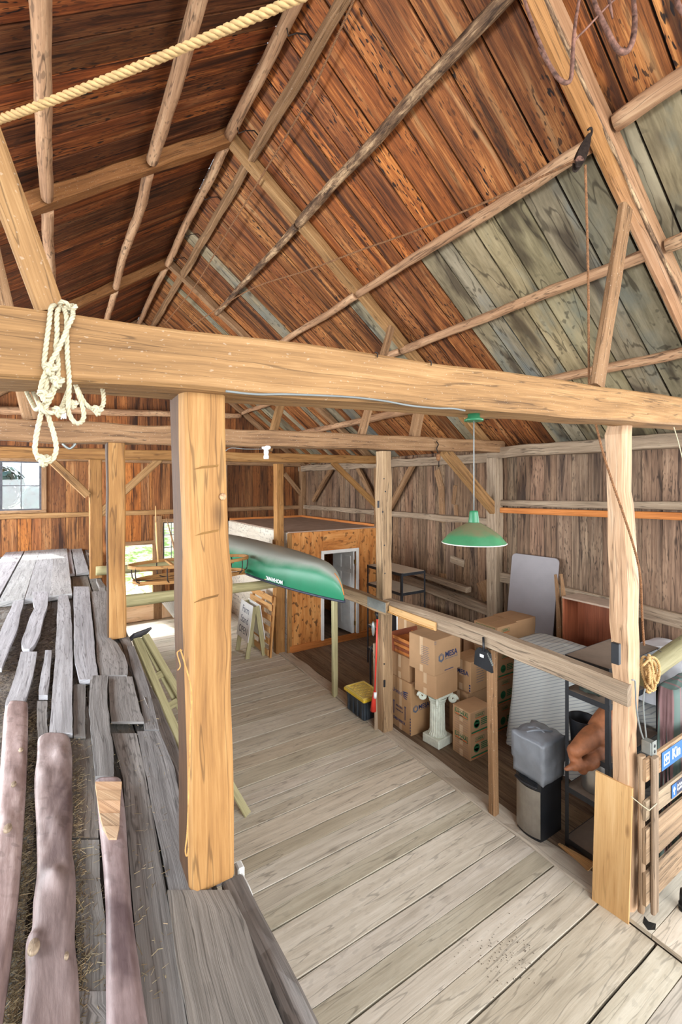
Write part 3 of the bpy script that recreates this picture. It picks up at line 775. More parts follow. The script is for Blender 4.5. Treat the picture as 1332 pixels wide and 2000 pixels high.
# struts from the tie beams to the rafters
G_ST = 'struts between tie beams and rafters'
timber('roof_strut', 'leaning board strut on the right end of the front tie beam', 'strut', 'beam2', at(1166, 756, Y=1.78), at(1221, 405, Y=1.78), .055, .13, G_ST, up=X_)
timber('roof_strut', 'wide smooth board rising left from the knotted rope on the front tie beam', 'strut', 'beam', at(99, 608, Y=B1), at(-145, -60, Y=B1), .088, .04, G_ST, up=Y_, rough=.001)
timber('roof_strut', 'narrow strut at the left picture edge behind the wide smooth board', 'strut', 'beam2', at(62, 820, Y=B2), at(-22, 470, Y=B2), .14, .05, G_ST, up=Y_)
timber('roof_strut', 'thin strut leaning from the middle tie beam up to the pale right rafter', 'strut', 'beam2', at(704, 856, Y=B2), at(764, 640, Y=B2 + .1), .1, .08, G_ST, up=Y_)
timber('roof_strut', 'wide upright strut on the middle tie beam right of the thin leaning one', 'strut', 'beam2', at(808, 860, Y=B2), at(830, 745, Y=B2), .16, .1, G_ST, up=Y_)
timber('roof_strut', 'reddish strut on the rear tie beam, lit along its left edge', 'strut', 'beam', at(524, 880, Y=B3), at(562, 740, Y=B3), .15, .12, G_ST, up=Y_)
# openings
def window(n, x0, x1, z0, z1, cols, rows, sashes=1):
    p = bpy.data.objects.new('window_%d' % n, None); COL.objects.link(p); p.location = ((x0 + x1) / 2, YF, z0); p['kind'] = 'structure'
    part('frame', 'beam2', p, lambda m: [m.box(c, s, .004) for c, s in (
        (((x0 + x1) / 2, YF - .03, z1 + .04), (x1 - x0 + .2, .1, .09)), (((x0 + x1) / 2, YF - .04, z0 - .03), (x1 - x0 + .2, .12, .06)),
        ((x0 - .05, YF - .03, (z0 + z1) / 2), (.1, .1, z1 - z0)), ((x1 + .05, YF - .03, (z0 + z1) / 2), (.1, .1, z1 - z0)))])
    W = (x1 - x0) / sashes
    for i in range(sashes):
        a = x0 + W * i; yy = YF + .012 - .02 * (i % 2)
        def bars(m):
            for q in range(cols + 1): m.box((a + .02 + (W - .04) * q / cols, yy, (z0 + z1) / 2), (.045 if q in (0, cols) else .016, .03, z1 - z0), .002)
            for q in range(rows + 1): m.box((a + W / 2, yy, z0 + .015 + (z1 - z0 - .03) * q / rows), (W, .029, .04 if q in (0, rows) else .016), .002)
        s = part('sash', 'greypaint', p, bars)
        part('pane', 'glass', s, lambda m: m.box((a + W / 2, yy, (z0 + z1) / 2), (W - .03, .004, z1 - z0 - .02), 0))
window(1, -1.9, -.36, 2.93, 4.05, 2, 2, 2)
window(2, 2.30, 2.95, 1.5, 2.53, 3, 3)
m = MB()
m.box((1.6, YF - .04, 2.02), (1.08, .09, .1), .004); m.box((2.08, YF - .03, 1.2), (.06, .1, 1.5), .004); m.box((1.09, YF - .03, 1.2), (.06, .1, 1.5), .004)
struct(m.obj('trim_2', 'beam2'))
one('half_door', 'low pale plywood half door closing the bottom of the grass-filled doorway', 'door', 'plypale', lambda m: (m.box((1.62, YF - .05, .3), (1.0, .03, .56), .003)))
one('plywood_panel', 'narrow pale plywood panel low on the far wall beside the half door', 'panel', 'plypale', lambda m: (m.box((2.36, YF - .05, .28), (.34, .03, .54), .003)))
one('wood_post', 'upright stick between the plywood half door and the narrow panel', 'stud', 'beam2', lambda m: m.box((2.16, YF - .08, .36), (.05, .05, .72), .003))

# ------------------------------------------------------------------ loose wood on the loft
def interp(rows, n):
    """rows (py, xl, xr) -> n smooth rows"""
    pts = spline([V((a, b, c)) for a, b, c in rows], 10); out = []
    L = len(pts) - 1
    for i in range(n):
        t = i * L / (n - 1); k = min(int(t), L - 1); out.append(pts[k].lerp(pts[k + 1], t - k))
    return out
def slab(m, rows, h, bumps=(), n=60, nc=12, z=LZ, edge=.02, wav=.012, nsc=2.5):
    k = R.uniform(0, 99); rings = []
    for r in interp(rows, n):
        py = r[0]; a, b = at(r[1], py, Z=z), at(r[2], py, Z=z); ring = []
        for j in range(nc + 1):
            s = j / nc; q = a.lerp(b, s)
            zz = edge + (h - edge) * (1 - abs(2 * s - 1) ** 4.5) + wav * nz(k + q.x * nsc * 2, q.y * nsc)
            px = r[1] + (r[2] - r[1]) * s
            for bx, by, br, bh in bumps:
                d2 = ((px - bx) / br) ** 2 + ((py - by) / (br * 1.1)) ** 2
                zz += bh * math.exp(-d2)
            ring.append(q + Z_ * max(zz, .004))
        ring += [b + Z_ * -.004, a + Z_ * -.004]
        rings.append(ring)
    m.ringloft(rings, sm=True)
G_SL = 'bark covered slabs on the loft'
def knots_on(p, spots, mat='grey'):
    for px, py, r, z in spots:
        def f(m):
            c = at(px, py, Z=LZ + z)
            m.lathe([(r, -.006), (r * .85, .005), (r * .45, .003), (r * .3, .006), (.0008, .005)], (0, 0, 0), 16)
            m.v = [(c.x + a * .75, c.y + b * 1.25, c.z + q) for a, b, q in m.v]
        part('knot', mat, p, f)
p = thing('bark_slab', 'barky half log at the left picture edge, pale top and three oval knots', 'slab', at(20, 1700, Z=LZ), G_SL)
part('slab_body', 'slab', p, lambda m: (setattr(m, 'col', (1.18, 1.12, 1.1)), slab(m, [(1378, 16, 54), (1400, 8, 55), (1470, 3, 54), (1560, -4, 50), (1650, -12, 44), (1760, -22, 36), (1880, -36, 22), (2000, -55, 6), (2060, -66, -4)], .036, [(40, 1466, 12, .012), (26, 1532, 12, .012), (14, 1618, 14, .016)], wav=.007)))
knots_on(p, [(41, 1464, .016, .05), (27, 1531, .016, .05), (15, 1617, .022, .054)])
p = thing('bark_slab', 'widest bumpy purplish bark slab, second from the left picture edge', 'slab', at(105, 1700, Z=LZ), G_SL)
part('slab_body', 'slab', p, lambda m: slab(m, [(1441, 84, 130), (1452, 74, 137), (1490, 72, 141), (1535, 67, 141), (1600, 70, 142), (1660, 72, 140), (1720, 72, 147), (1775, 65, 148), (1830, 62, 146), (1862, 50, 147), (1920, 50, 153), (2000, 44, 156), (2060, 40, 158)], (.034),
     [(118, 1487, 18, .03), (92, 1528, 14, .016), (115, 1525, 12, .014), (108, 1622, 16, .016), (108, 1735, 18, .03), (64, 1850, 15, .02)], wav=.014, nsc=3.2))
knots_on(p, [(66, 1848, .024, .044), (130, 1866, .009, .036)])
p = thing('bark_slab', 'slender smooth bark slab with an axe-hewn pointed end, third from the left', 'slab', at(235, 1700, Z=LZ), G_SL)
part('slab_body', 'slab', p, lambda m: (setattr(m, 'col', (.98, .95, .98)), slab(m, [(1530, 187, 236), (1560, 189, 240), (1600, 192, 245), (1660, 198, 249), (1720, 203, 253), (1800, 207, 259), (1900, 207, 272), (1960, 207, 280), (2060, 208, 296)], .036, wav=.005)))
def hewn(m):
    rows = [(1528, 186, 238), (1545, 189, 236), (1565, 191, 235), (1590, 195, 234), (1615, 202, 233), (1634, 212, 228)]
    for (y0, a0, b0), (y1, a1, b1) in zip(rows, rows[1:]):
        m.col = vary((1, 1, 1), .1)
        z = LZ + .043 + R.uniform(-.002, .004)
        q = [at(a0, y0, Z=z), at(b0, y0, Z=z), at(b1, y1 + 1, Z=z), at(a1, y1 + 1, Z=z)]
        m.ringloft([[c - Z_ * .03 for c in q], [c + Z_ * (.004 if i < 2 else -.004) for i, c in enumerate(q)]])
part('hewn_end', 'oldpost', p, hewn)
G_LB = 'loose boards laid over the chaff on the loft'
def lboard(label, rows, h=.03, mat='loft', col=(1, 1, 1), wav=.004, z=LZ):
    def f(m):
        m.col = col; k = R.uniform(0, 99); rings = []
        for r in interp(rows, 46):
            e = nz(k, r[0] * .06) * 1.2
            a, b = at(r[1] + e, r[0], Z=z), at(r[2] + e * .5 + nz(k + 5, r[0] * .08), r[0], Z=z)
            zz = h + wav * nz(k, a.y * 2)
            rings.append([a - Z_ * .004, b - Z_ * .004, b + Z_ * zz, a.lerp(b, .5) + Z_ * (zz + .002), a + Z_ * zz])
        m.ringloft(rings)
    return one('loose_board', label, 'board', mat, f, G_LB)
lboard('grey board with a ragged right edge, directly above the hewn-ended slab', [(1328, 177, 211), (1370, 174, 209), (1400, 175, 212), (1440, 178, 216), (1470, 181, 221), (1500, 184, 222), (1529, 187, 222)], .035, col=(.96, .95, .95))
lboard('long straight pale board running from the far platform down to the widest bark slab', [(1159, 115, 130), (1195, 112, 138), (1285, 108, 142), (1375, 101, 141), (1440, 96, 142)], .028, 'loftpale', (.95, .95, .96))
lboard('long grey board with a split squared end, right of the straight pale board', [(1150, 143, 174), (1195, 144, 178), (1235, 144, 182), (1290, 145, 186), (1315, 150, 190), (1336, 155, 192)], .035, 'loftpale', (.9, .9, .92))
lboard('pale leaning board at the left edge, upper one, tapering away', [(1168, 29, 49), (1195, 20, 42), (1235, 2, 33), (1262, -10, 22), (1312, -25, 3)], .03, 'loftpale', (1.06, 1.06, 1.1))
lboard('silvery waney board with splintered near end, on the chaff', [(1161, 63, 94), (1183, 65, 93), (1195, 66, 91), (1217, 57, 84), (1240, 49, 79), (1262, 42, 70), (1276, 47, 58)], .04, 'loftpale', (1.12, 1.12, 1.16))
lboard('broad pale board just above the barky half log', [(1279, 41, 73), (1330, 28, 63), (1375, 12, 49), (1386, 9, 46)], .03, 'loftpale', (.98, .98, 1.0))
lboard('short narrow batten on the chaff beside the broad pale board', [(1276, 88, 101), (1305, 84, 99), (1330, 79, 97), (1350, 77, 95), (1366, 75, 93)], .03, 'loftpale', (.9, .9, .92))
lboard('square ended panel board right of the ragged edged grey board', [(1324, 212, 258), (1375, 214, 270), (1413, 217, 281)], .012, 'loft', (1, .98, .97))
lboard('wide board with a curved worn end beside the second loft post', [(1158, 177, 208), (1240, 186, 211), (1262, 188, 230), (1296, 190, 248), (1324, 196, 248)], .022, 'loft', (1.02, 1.0, 1.0))
lboard('darker narrow board between the ragged board and the long split board', [(1340, 144, 168), (1400, 143, 166), (1442, 144, 167)], .01, 'loft', (.8, .78, .76))
lboard('grey board under the widest bark slab, its far end showing', [(1372, 72, 92), (1410, 72, 92), (1446, 74, 94)], .01, 'loft', (.85, .83, .82))
# the plate along the loft edge, in front of the massive post
one('edge_timber', 'dark worn timber forming the loft edge below the massive front post', 'beam', 'loft', lambda m: (setattr(m, 'col', (.74, .68, .64)), m.beam((.615, -.4, LZ - .085), (.585, 1.72, LZ - .085), .085, .15, rough=.01), ), None)
one('edge_timber', 'grey timber along the loft edge beyond the massive front post', 'beam', 'loft', lambda m: (setattr(m, 'col', (.84, .8, .78)), m.beam((.555, 1.92, LZ - .1), (.545, 12.3, LZ - .1), .09, .17, rough=.008)), None)
# chaff
m = MB(); rings = []
xs = [-1.75 + i * .045 for i in range(52)]; yy = 1.0
while yy < 9.1:
    rings.append([V((x, yy, LZ - .038 + .022 * nz(x * 6, yy * 6) + .014 * nz(x * 19, yy * 19) - .05 * max(0, (x - (.14 - .04 * yy)) * 3))) for x in xs]); yy += .045 if yy < 4 else .1
m.ringloft(rings, closed=False, caps=False, sm=True)
o = m.obj('chaff', 'chaff'); o['kind'] = 'stuff'; o['label'] = 'brown chaff and dust between the loose boards of the loft'; o['category'] = 'chaff'
m = MB()
def straw(m, px, py, z=LZ + .004):
    c = at(px, py, Z=z); L = R.uniform(.006, .024) if R.random() < .93 else R.uniform(.03, .06); a = R.uniform(0, 6.28); w = R.uniform(.0006, .0013)
    d = V((math.cos(a), math.sin(a), R.uniform(-.15, .25))) * L; s = V((-math.sin(a), math.cos(a), 0)) * w
    m.col = vary(R.choice([(1, 1, 1), (.7, .62, .5), (1.2, 1.15, 1.0), (.5, .42, .34)]), .2)
    k = len(m.v); m.v.extend([tuple(c - s), tuple(c + s), tuple(c + s + d), tuple(c - s + d), tuple(c + Z_ * w * 1.5), tuple(c + Z_ * w * 1.5 + d)])
    m.addf((k, k + 4, k + 5, k + 3), [(0, 0)] * 4); m.addf((k + 4, k + 1, k + 2, k + 5), [(0, 0)] * 4); m.addf((k, k + 3, k + 2, k + 1), [(0, 0)] * 4)
for i in range(4200):
    py = 1400 + 620 * R.random()
    t = (py - 1400) / 600
    if R.random() < .62: px = R.gauss(62 - 35 * t, 9 + 5 * t)
    elif R.random() < .6: px = R.gauss(148 + 8 * t, 8)
    else: px = R.uniform(-20, 240)
    straw(m, px, py, LZ + (-.012 if abs(px - (62 - 35 * t)) < 22 else .004))
for i in range(260): straw(m, R.uniform(150, 330), R.uniform(1300, 1950), LZ + .006)
for i in range(1500): straw(m, R.uniform(-10, 180), R.uniform(1165, 1420), LZ - .012)
o = m.obj('straw', 'straw'); o['kind'] = 'stuff'; o['label'] = 'loose straw and wood chips scattered over the loft'; o['category'] = 'straw'

# ------------------------------------------------------------------ ropes and ironwork overhead
def trefoil(c, r, ax, ay, az, n=40):
    return [V(c) + ax * (r * (math.sin(t) + 1.6 * math.sin(2 * t)) / 2.6) + ay * (r * (math.cos(t) - 1.6 * math.cos(2 * t)) / 2.6) + az * (-r * .45 * math.sin(3 * t)) for t in [2 * math.pi * i / n for i in range(n + 1)]]
def zp(x, y, Y=1.626): return at(40 + x / 5.883, 580 + y / 5.883, Y=Y)
p = thing('rope_hank', 'knotted cream climbing rope draped in loops over the front tie beam', 'rope', (-.03, 1.6, 3.3))
RR = .0074
strands = [
    [(400, 95, 1.7), (352, 130, 1.632), (330, 300), (300, 520), (272, 780), (300, 830, 1.61)],
    [(455, 130, 1.68), (422, 190), (420, 450), (405, 580, 1.632), (430, 720, 1.632), (432, 900), (425, 970, 1.61)],
    [(600, 150, 1.66), (600, 230, 1.615), (550, 330, 1.61), (490, 480, 1.61), (430, 610, 1.606), (360, 730, 1.61), (330, 820, 1.61)],
    [(500, 140, 1.66), (528, 220, 1.622), (530, 400), (540, 700), (560, 950, 1.62), (556, 1150, 1.62), (548, 1290, 1.62), (590, 1400, 1.62), (650, 1455, 1.63), (715, 1420, 1.65), (728, 1330, 1.66), (690, 1190, 1.67), (650, 1060, 1.68), (625, 985, 1.72)],
    [(300, 850, 1.61), (255, 960, 1.61), (232, 1080, 1.61), (280, 1130, 1.61)],
    [(325, 860, 1.62), (305, 960, 1.62), (300, 1060, 1.62), (285, 1130, 1.62)],
    [(415, 1000, 1.61), (375, 1100, 1.61), (310, 1230, 1.61), (262, 1290, 1.61), (225, 1260, 1.61), (205, 1210, 1.61), (240, 1280, 1.6), (300, 1325, 1.6), (400, 1330, 1.61), (440, 1310, 1.62)],
    [(395, 1010, 1.62), (345, 1110, 1.62), (270, 1240, 1.62), (245, 1290, 1.61), (238, 1340, 1.62), (205, 1480, 1.62), (175, 1650, 1.62), (168, 1760, 1.62), (195, 1830, 1.62), (255, 1865, 1.62), (340, 1890, 1.62), (395, 1820, 1.62), (412, 1730, 1.62), (390, 1600, 1.62), (345, 1450, 1.62), (308, 1330, 1.62), (290, 1270, 1.615), (330, 1180, 1.62)],
    [(30, 930, 1.9), (60, 1060, 1.88), (120, 1190, 1.84), (175, 1290, 1.78), (225, 1260, 1.66)],
    [(110, 930, 1.9), (140, 1070, 1.88), (190, 1180, 1.82), (230, 1260, 1.7)],
    [(650, 1040, 1.7), (700, 1150, 1.7), (760, 1240, 1.7), (850, 1295, 1.7), (900, 1290, 1.7), (950, 1240, 1.72), (955, 1130, 1.74), (930, 1000, 1.78)],
    [(440, 1320, 1.62), (480, 1260, 1.66), (520, 1160, 1.7), (560, 1060, 1.74), (590, 980, 1.78)],
]
for s in strands:
    part('rope_strand', 'rope', p, lambda m: m.rope([zp(q[0], q[1], q[2] if len(q) > 2 else 1.628) for q in s], RR, pitch=.047))
for kx, ky, kr, Y in ((345, 825, 60, 1.6), (425, 970, 58, 1.6), (285, 1130, 62, 1.6), (440, 1315, 52, 1.61), (265, 1872, 60, 1.61), (885, 1300, 52, 1.69), (545, 130, 85, 1.67), (605, 1230, 40, 1.66)):
    c = zp(kx, ky, Y); r = kr / 5.883 / F * 1.42
    part('knot', 'rope', p, lambda m: m.rope(trefoil(c, r, X_, Z_, Y_), RR, pitch=.047, smooth=False))
def lead(m):
    m.lathe([(.004, 0), (.007, .006), (.008, .016), (.005, .028), (.001, .03)], zp(505, 1395, 1.6), 10)
    m.ico(zp(495, 1015, 1.64), .008, 1, (1, 1, 1.6))
part('frayed_end', 'cablew', p, lambda m: [m.tube([zp(500 + i * 6, 1330, 1.61), zp(494 + i * 9, 1400 + R.uniform(-15, 10), 1.6)], .0016, 5) for i in range(-3, 4)])
one('rope', 'thick taut cream rope slanting across the upper left in front of the roof', 'rope', 'rope2', lambda m: m.rope([at(px, py, D=d) for px, py, d in ((-300, 335, 1.34), (0, 233, 1.1), (150, 178, 1.05), (300, 118, 1.01), (440, 58, .97), (575, 0, .94), (800, -100, .9))], .0098, pitch=.05))
def inv(a, b, t): return 1 / ((1 - t) / a + t / b)
def proprope(pts, d0, d1):
    L = [0.0]
    for a, b in zip(pts, pts[1:]): L.append(L[-1] + math.hypot(a[0] - b[0], a[1] - b[1]))
    return [at(p[0], p[1], D=inv(d0, d1, l / L[-1])) for p, l in zip(pts, L)]
one('rope', 'brown rope sagging from the pulley across the right roof slope', 'rope', 'ropeb', lambda m: m.rope(proprope([(1128, 312), (1000, 372), (900, 415), (800, 455), (700, 490), (600, 528), (500, 560), (430, 600), (368, 640)], 3.12, 8.2), .009, pitch=.07))
one('rope', 'brown rope running down along the long hay track timber', 'rope', 'ropeb', lambda m: m.rope(proprope([(700, -20), (660, 68), (600, 195), (520, 330), (440, 460), (380, 560), (322, 632)], 3.5, 9.6), .010, pitch=.08))
one('rope', 'brown rope hanging from the pulley and wound down the pale tree shaped post', 'rope', 'ropeb', lambda m: m.rope([at(px, py, D=d) for px, py, d in ((1143, 322, 3.12), (1146, 420, 3.2), (1149, 560, 3.3), (1150, 700, 3.42), (1152, 790, 3.52), (1163, 826, 3.47), (1178, 885, 3.42), (1197, 945, 3.41), (1216, 1000, 3.41), (1234, 1055, 3.44), (1246, 1100, 3.5), (1252, 1140, 3.6), (1254, 1200, 3.66), (1258, 1262, 3.66))], .009, pitch=.06))
p = thing('pulley', 'dark wooden pulley block hooked to the front rafter', 'pulley', at(1138, 300, D=3.15))
def shell(m):
    c0, c1 = at(1148, 268, D=3.16), at(1126, 328, D=3.12); ax = (c1 - c0).normalized(); sd = V((.85, -.5, 0)); sd = (sd - ax * sd.dot(ax)).normalized(); nn = ax.cross(sd)
    L = (c1 - c0).length; out = []
    for i in range(20):
        t = 2 * math.pi * i / 20; out.append((L / 2 + L * .56 * math.cos(t), .034 * math.sin(t) * (1 + .25 * math.cos(t))))
    for o in (-.026, .012): m.prism(out, mat4(c0 + nn * o, ax, sd, nn), .014, .002)
part('block_cheek', 'darkiron', p, shell)
part('sheave', 'iron', p, lambda m: m.tube([at(1131, 314, D=3.11) + V((.44, .8, 0)) * .012, at(1131, 314, D=3.11) - V((.44, .8, 0)) * .012], .028, 18))
part('hook', 'darkiron', p, lambda m: m.tube(spline([at(a, b, D=3.2) for a, b in ((1146, 276), (1152, 268), (1156, 258), (1154, 250), (1148, 254))]), .008, 8))
p = thing('hay_fork', 'rusty iron hay grapple with curved tines hanging at the upper right', 'hay fork', at(1130, 60, D=2.2))
def zg(x, y, d=2.2): return at(1010 + x / 4.137, y / 4.137, D=d)
def tine(pts, r): return lambda m: m.tube(spline([zg(a, b) for a, b in pts]), [r * (.75 + .5 * math.sin(math.pi * min(1, i / (8.0 * (len(pts) - 1))))) for i in range(8 * (len(pts) - 1) + 1)], 8)
part('tine', 'iron', p, tine([(40, -120), (60, 0), (130, 210), (200, 390), (265, 530), (330, 630), (390, 668), (432, 640), (446, 520), (452, 380), (470, 190), (500, 0), (515, -120)], .0085))
part('tine', 'iron', p, tine([(590, -120), (640, 60), (720, 230), (790, 370), (850, 420), (905, 395), (938, 300), (950, 160), (940, 0), (930, -120)], .0115))
part('barb', 'iron', p, lambda m: m.tube([zg(170, 385), zg(205, 440), zg(262, 530)], [.004, .008, .010], 8))
part('barb', 'iron', p, lambda m: m.tube([zg(735, -60), zg(748, 30), zg(772, 150)], [.009, .008, .004], 8))
part('link_rod', 'iron', p, lambda m: m.tube(spline([zg(850, -60), zg(720, 60), (zg(560, 230)), zg(485, 305), zg(450, 370), zg(440, 470)]), .005, 8))
part('tine', 'iron', p, tine([(1270, -150), (1290, 0), (1310, 60), (1345, 120)], .010))
# lamp
p = thing('pendant_lamp', 'green enamel barn lamp hanging on a cord from the front tie beam', 'lamp', (2.01, 1.76, 3.17))
LC = V((2.01, 1.76, 0))
part('ceiling_rose', 'enamelg', p, lambda m: (m.lathe([(.052, 3.868), (.055, 3.874), (.052, 3.88), (.035, 3.888), (.033, 3.915)], LC, 28)))
part('cord', 'cable', p, lambda m: m.tube([LC + V((0, 0, z)) for z in (3.87, 3.7, 3.5, 3.352)], .0035, 8))
part('neck', 'enamelg', p, lambda m: m.lathe([(.006, 3.356), (.022, 3.354), (.024, 3.345), (.030, 3.292), (.031, 3.286)], LC, 28))
part('lamp_shade', 'enamel', p, lambda m: m.lathe([(.031, 3.288), (.062, 3.272), (.1, 3.25), (.13, 3.228), (.148, 3.212), (.153, 3.205), (.176, 3.178), (.179, 3.173)], LC, 48, caps=False))
part('shade_lining', 'enamelw', p, lambda m: m.lathe([(.178, 3.172), (.150, 3.202), (.128, 3.224), (.03, 3.28)], LC, 48, caps=False), 'white enamel inside of the shade')
part('shade_rim', 'enamelw', p, lambda m: m.tube([LC + V((.179 * math.cos(t), .179 * math.sin(t), 3.172)) for t in [2 * math.pi * i / 48 for i in range(49)]], .0028, 6, False))
one('cable', 'grey cable stapled under the front tie beam running to the lamp', 'cable', 'cable', lambda m: m.tube(spline([at(px, py, Y=1.628) for px, py in ((441, 764), (500, 770), (560, 770), (640, 773), (690, 776), (750, 783), (800, 792), (850, 797), (885, 798), (908, 802))]), .0045, 8))
p = thing('lamp_holder', 'white porcelain lamp holder without bulb under the middle tie beam', 'lamp', at(520, 880, Y=4.98))
hc = at(520, 880, Y=5.0)
part('base', 'whitepaint', p, lambda m: m.lathe([(.05, .055), (.055, .04), (.05, .02), (.03, .012), (.028, .0)], hc, 24))
part('socket', 'whitepaint', p, lambda m: m.lathe([(.026, .0), (.03, -.02), (.024, -.05), (.032, -.07), (.03, -.1), (.02, -.102)], hc, 24))
one('cable', 'thin cable under the middle tie beam leading to the porcelain lamp holder', 'cable', 'cable', lambda m: m.tube(spline([at(px, py, Y=4.93) for px, py in ((440, 881), (452, 875), (480, 877), (512, 877))]), .005, 6))
p = thing('pulley', 'old wooden tackle block hanging from the middle tie beam near the big brace', 'pulley', at(856, 895, Y=4.93))
part('block_cheek', 'ropeb', p, lambda m: m.ico(at(856, 893, Y=4.88), .05, 2, (.7, .7, 1.25)))
part('hook', 'darkiron', p, lambda m: m.tube(spline([at(a, b, Y=4.9) for a, b in ((852, 862), (856, 868), (853, 876), (856, 885))]), .009, 8))
part('strap', 'darkiron', p, lambda m: m.tube([at(857, 885, Y=4.9), at(857, 905, Y=4.9), at(857, 912, Y=4.9)], .008, 8))
one('iron_strap', 'curled grey metal strap hanging under the middle tie beam near the loft', 'strap', 'galv', lambda m: m.tube(spline([at(a, b, Y=5.0) for a, b in ((122, 866), (128, 872), (136, 876), (143, 872), (148, 866))]), .012, 6))
for px, py, lab in ((735, 692, 'left'), (840, 708, 'right')):
    one('nail', 'bent black nail in the front tie beam top, %s of two' % lab, 'nail', 'darkiron', lambda m: m.tube(spline([at(px + a, py + b, Y=1.625) for a, b in ((-3, -4), (2, -2), (2, 6))]), .0035, 6))

m = MB()
for i in range(150):
    c = at(R.gauss(985, 38), R.gauss(1862, 30), Z=.004); q = R.uniform(.0015, .004); m.col = (.2, .18, .17)
    m.ico((c.x, c.y, .002 + q * .4), q, 1, (1, 1, .6), .3, 3)
o = m.obj('crumbs', 'straw'); o['kind'] = 'stuff'; o['label'] = 'dark crumbs scattered on the pale floor planks'; o['category'] = 'dirt'

# ------------------------------------------------------------------ the long rail and what hangs on it
def rail_z(y): return 1.9 + .04 * math.sin(math.pi * max(0, min(1, (y - 1.8) / 3.3)))
def rail(m):
    pts = [(1.80, 1.905), (2.4, 1.925), (3.0, 1.945), (3.6, 1.94), (4.2, 1.92), (4.95, 1.895)]
    rings = []; k = 5.0
    for i in range(41):
        y = 1.80 + 3.22 * i / 40; z = 1.895 + .045 * math.sin(math.pi * (y - 1.8) / 3.2); n = lambda q: nz(k + q, y * 2.0) * .008
        x0, x1 = 3.845 + n(1), 3.985 + n(2); zb, zt = z - .175 + n(3), z + n(4)
        rings.append([V((x0, y, zb + .01)), V((x0 + .012, y, zb)), V((x1 - .01, y, zb)), V((x1, y, zb + .01)), V((x1, y, zt - .012)), V((x1 - .012, y, zt)), V((x0 + .035, y, zt)), V((x0, y, zt - .03))])
    m.ringloft(rings)
one('rail_beam', 'weathered grey rail beam from the pale tree shaped post to the peg-holed post', 'beam', 'grey', rail)
one('rail_beam', 'pale rail beam beyond the peg-holed post running behind the canoe', 'beam', 'grey', lambda m: (setattr(m, 'col', (1.16, 1.08, .92)), m.beam((3.84, 4.86, 1.80), (3.86, 8.5, 1.82), .13, .17, rough=.008)))
one('joint_plate', 'grey metal plate bolted over the rail joint at the peg-holed post', 'plate', 'galv', lambda m: (m.box((3.755, 5.03, 1.83), (.012, .42, .14), .002), [m.ico((3.748, y, z), .011, 1, (.5, 1, 1)) for y, z in ((4.87, 1.865), (4.87, 1.8), (5.19, 1.865), (5.19, 1.8), (5.03, 1.84))]))
one('batten', 'yellowish notched board fixed along the side of the rail beam', 'batten', 'pine', lambda m: (m.box((3.828, 4.38, 1.80), (.024, .9, .1), .003)))
one('rope', 'orange twisted cord stretched under the yellowish notched board', 'cord', 'twine', lambda m: m.rope([(3.812, 4.84, 1.765), (3.808, 4.4, 1.757), (3.812, 3.96, 1.762)], .010, pitch=.05))
G_PR = 'props under the rails'
timber('rail_prop', 'square prop under the weathered rail beam beside the hanging dustpan', 'prop', 'beam2', (3.92, 3.16, 0), (3.905, 3.18, 1.755), .085, .085, G_PR, up=Y_, rough=.002)
timber('rail_prop', 'pale prop under the canoe tip left of the yellow-lidded bin', 'prop', 'greenwood', (3.87, 6.33, 0), (3.86, 6.33, 1.73), .085, .085, G_PR, up=Y_, rough=.002)
p = thing('dustpan', 'black dustpan hanging by its handle on the rail beam', 'dustpan', at(947, 1290, X=3.82))
dx = V((0, -1, 0))
def dp(px, py, X=3.815): return at(px, py, X=X)
def pan(m):
    q = [dp(929, 1271), dp(936, 1264), dp(950, 1268), dp(958, 1277), dp(964, 1314), dp(929, 1296)]
    m.ringloft([[a + V((.012 if i < 4 else .0, 0, 0)) for i, a in enumerate(q)], [a - V((.012 if i < 4 else .028, 0, 0)) for i, a in enumerate(q)]])
part('pan', 'blackpl', p, pan)
part('handle', 'blackpl', p, lambda m: m.tube([dp(944, 1244, 3.82), dp(944.5, 1262, 3.81), dp(945, 1272, 3.8)], [.012, .013, .017], 8))
part('pan_label', 'white', p, lambda m: m.box(dp(941, 1281, 3.797), (.004, .05, .03), 0, rz(0)))
def teeth(m):
    for i in range(7):
        a = dp(953 + i * 1.5, 1277 + i * 3.6, 3.80); m.box(a, (.02, .006, .02), 0)
part('broom_comb', 'galv', p, teeth)
# transverse log right of the pale post, with the coil
p = thing('rail_log', 'greenish barked log running right from the pale tree shaped post', 'log', at(1300, 1290, Y=1.95))
part('log_body', 'greenwood', p, lambda m: (setattr(m, 'col', (.62, .6, .56)), m.log(at(1252, 1322, Y=1.95), at(1420, 1195, Y=1.95), .085, .085, .01, .05)))
part('nail', 'darkiron', p, lambda m: m.tube([at(1284, 1268, Y=1.95), at(1291, 1273, Y=1.95)], .004, 6))
part('nail', 'darkiron', p, lambda m: m.tube([at(1328, 1248, Y=1.95), at(1331, 1258, Y=1.95)], .004, 6))
p = thing('rope_coil', 'coil of golden manila rope hung beside the pale tree shaped post', 'rope', at(1268, 1340, Y=1.8))
for i in range(7):
    c = at(1268 + (i % 4) * 2.2 - 2, 1310 + (i % 3) * 6, Y=1.80 + .012 * (i % 3)); rx, rz_ = .052 + .006 * (i % 4), .105 + .012 * ((i * 2) % 5); ti = .16 * ((i % 3) - 1) + .25
    part('rope_loop', 'rope2', p, lambda m: m.rope([c + X_ * (rx * math.cos(t) * math.cos(ti) - rz_ * math.sin(t) * math.sin(ti) * .6) + Z_ * (rz_ * math.sin(t)) + Y_ * (.03 * math.cos(t + i)) for t in [2 * math.pi * j / 28 for j in range(29)]], .0128, pitch=.06, smooth=False))
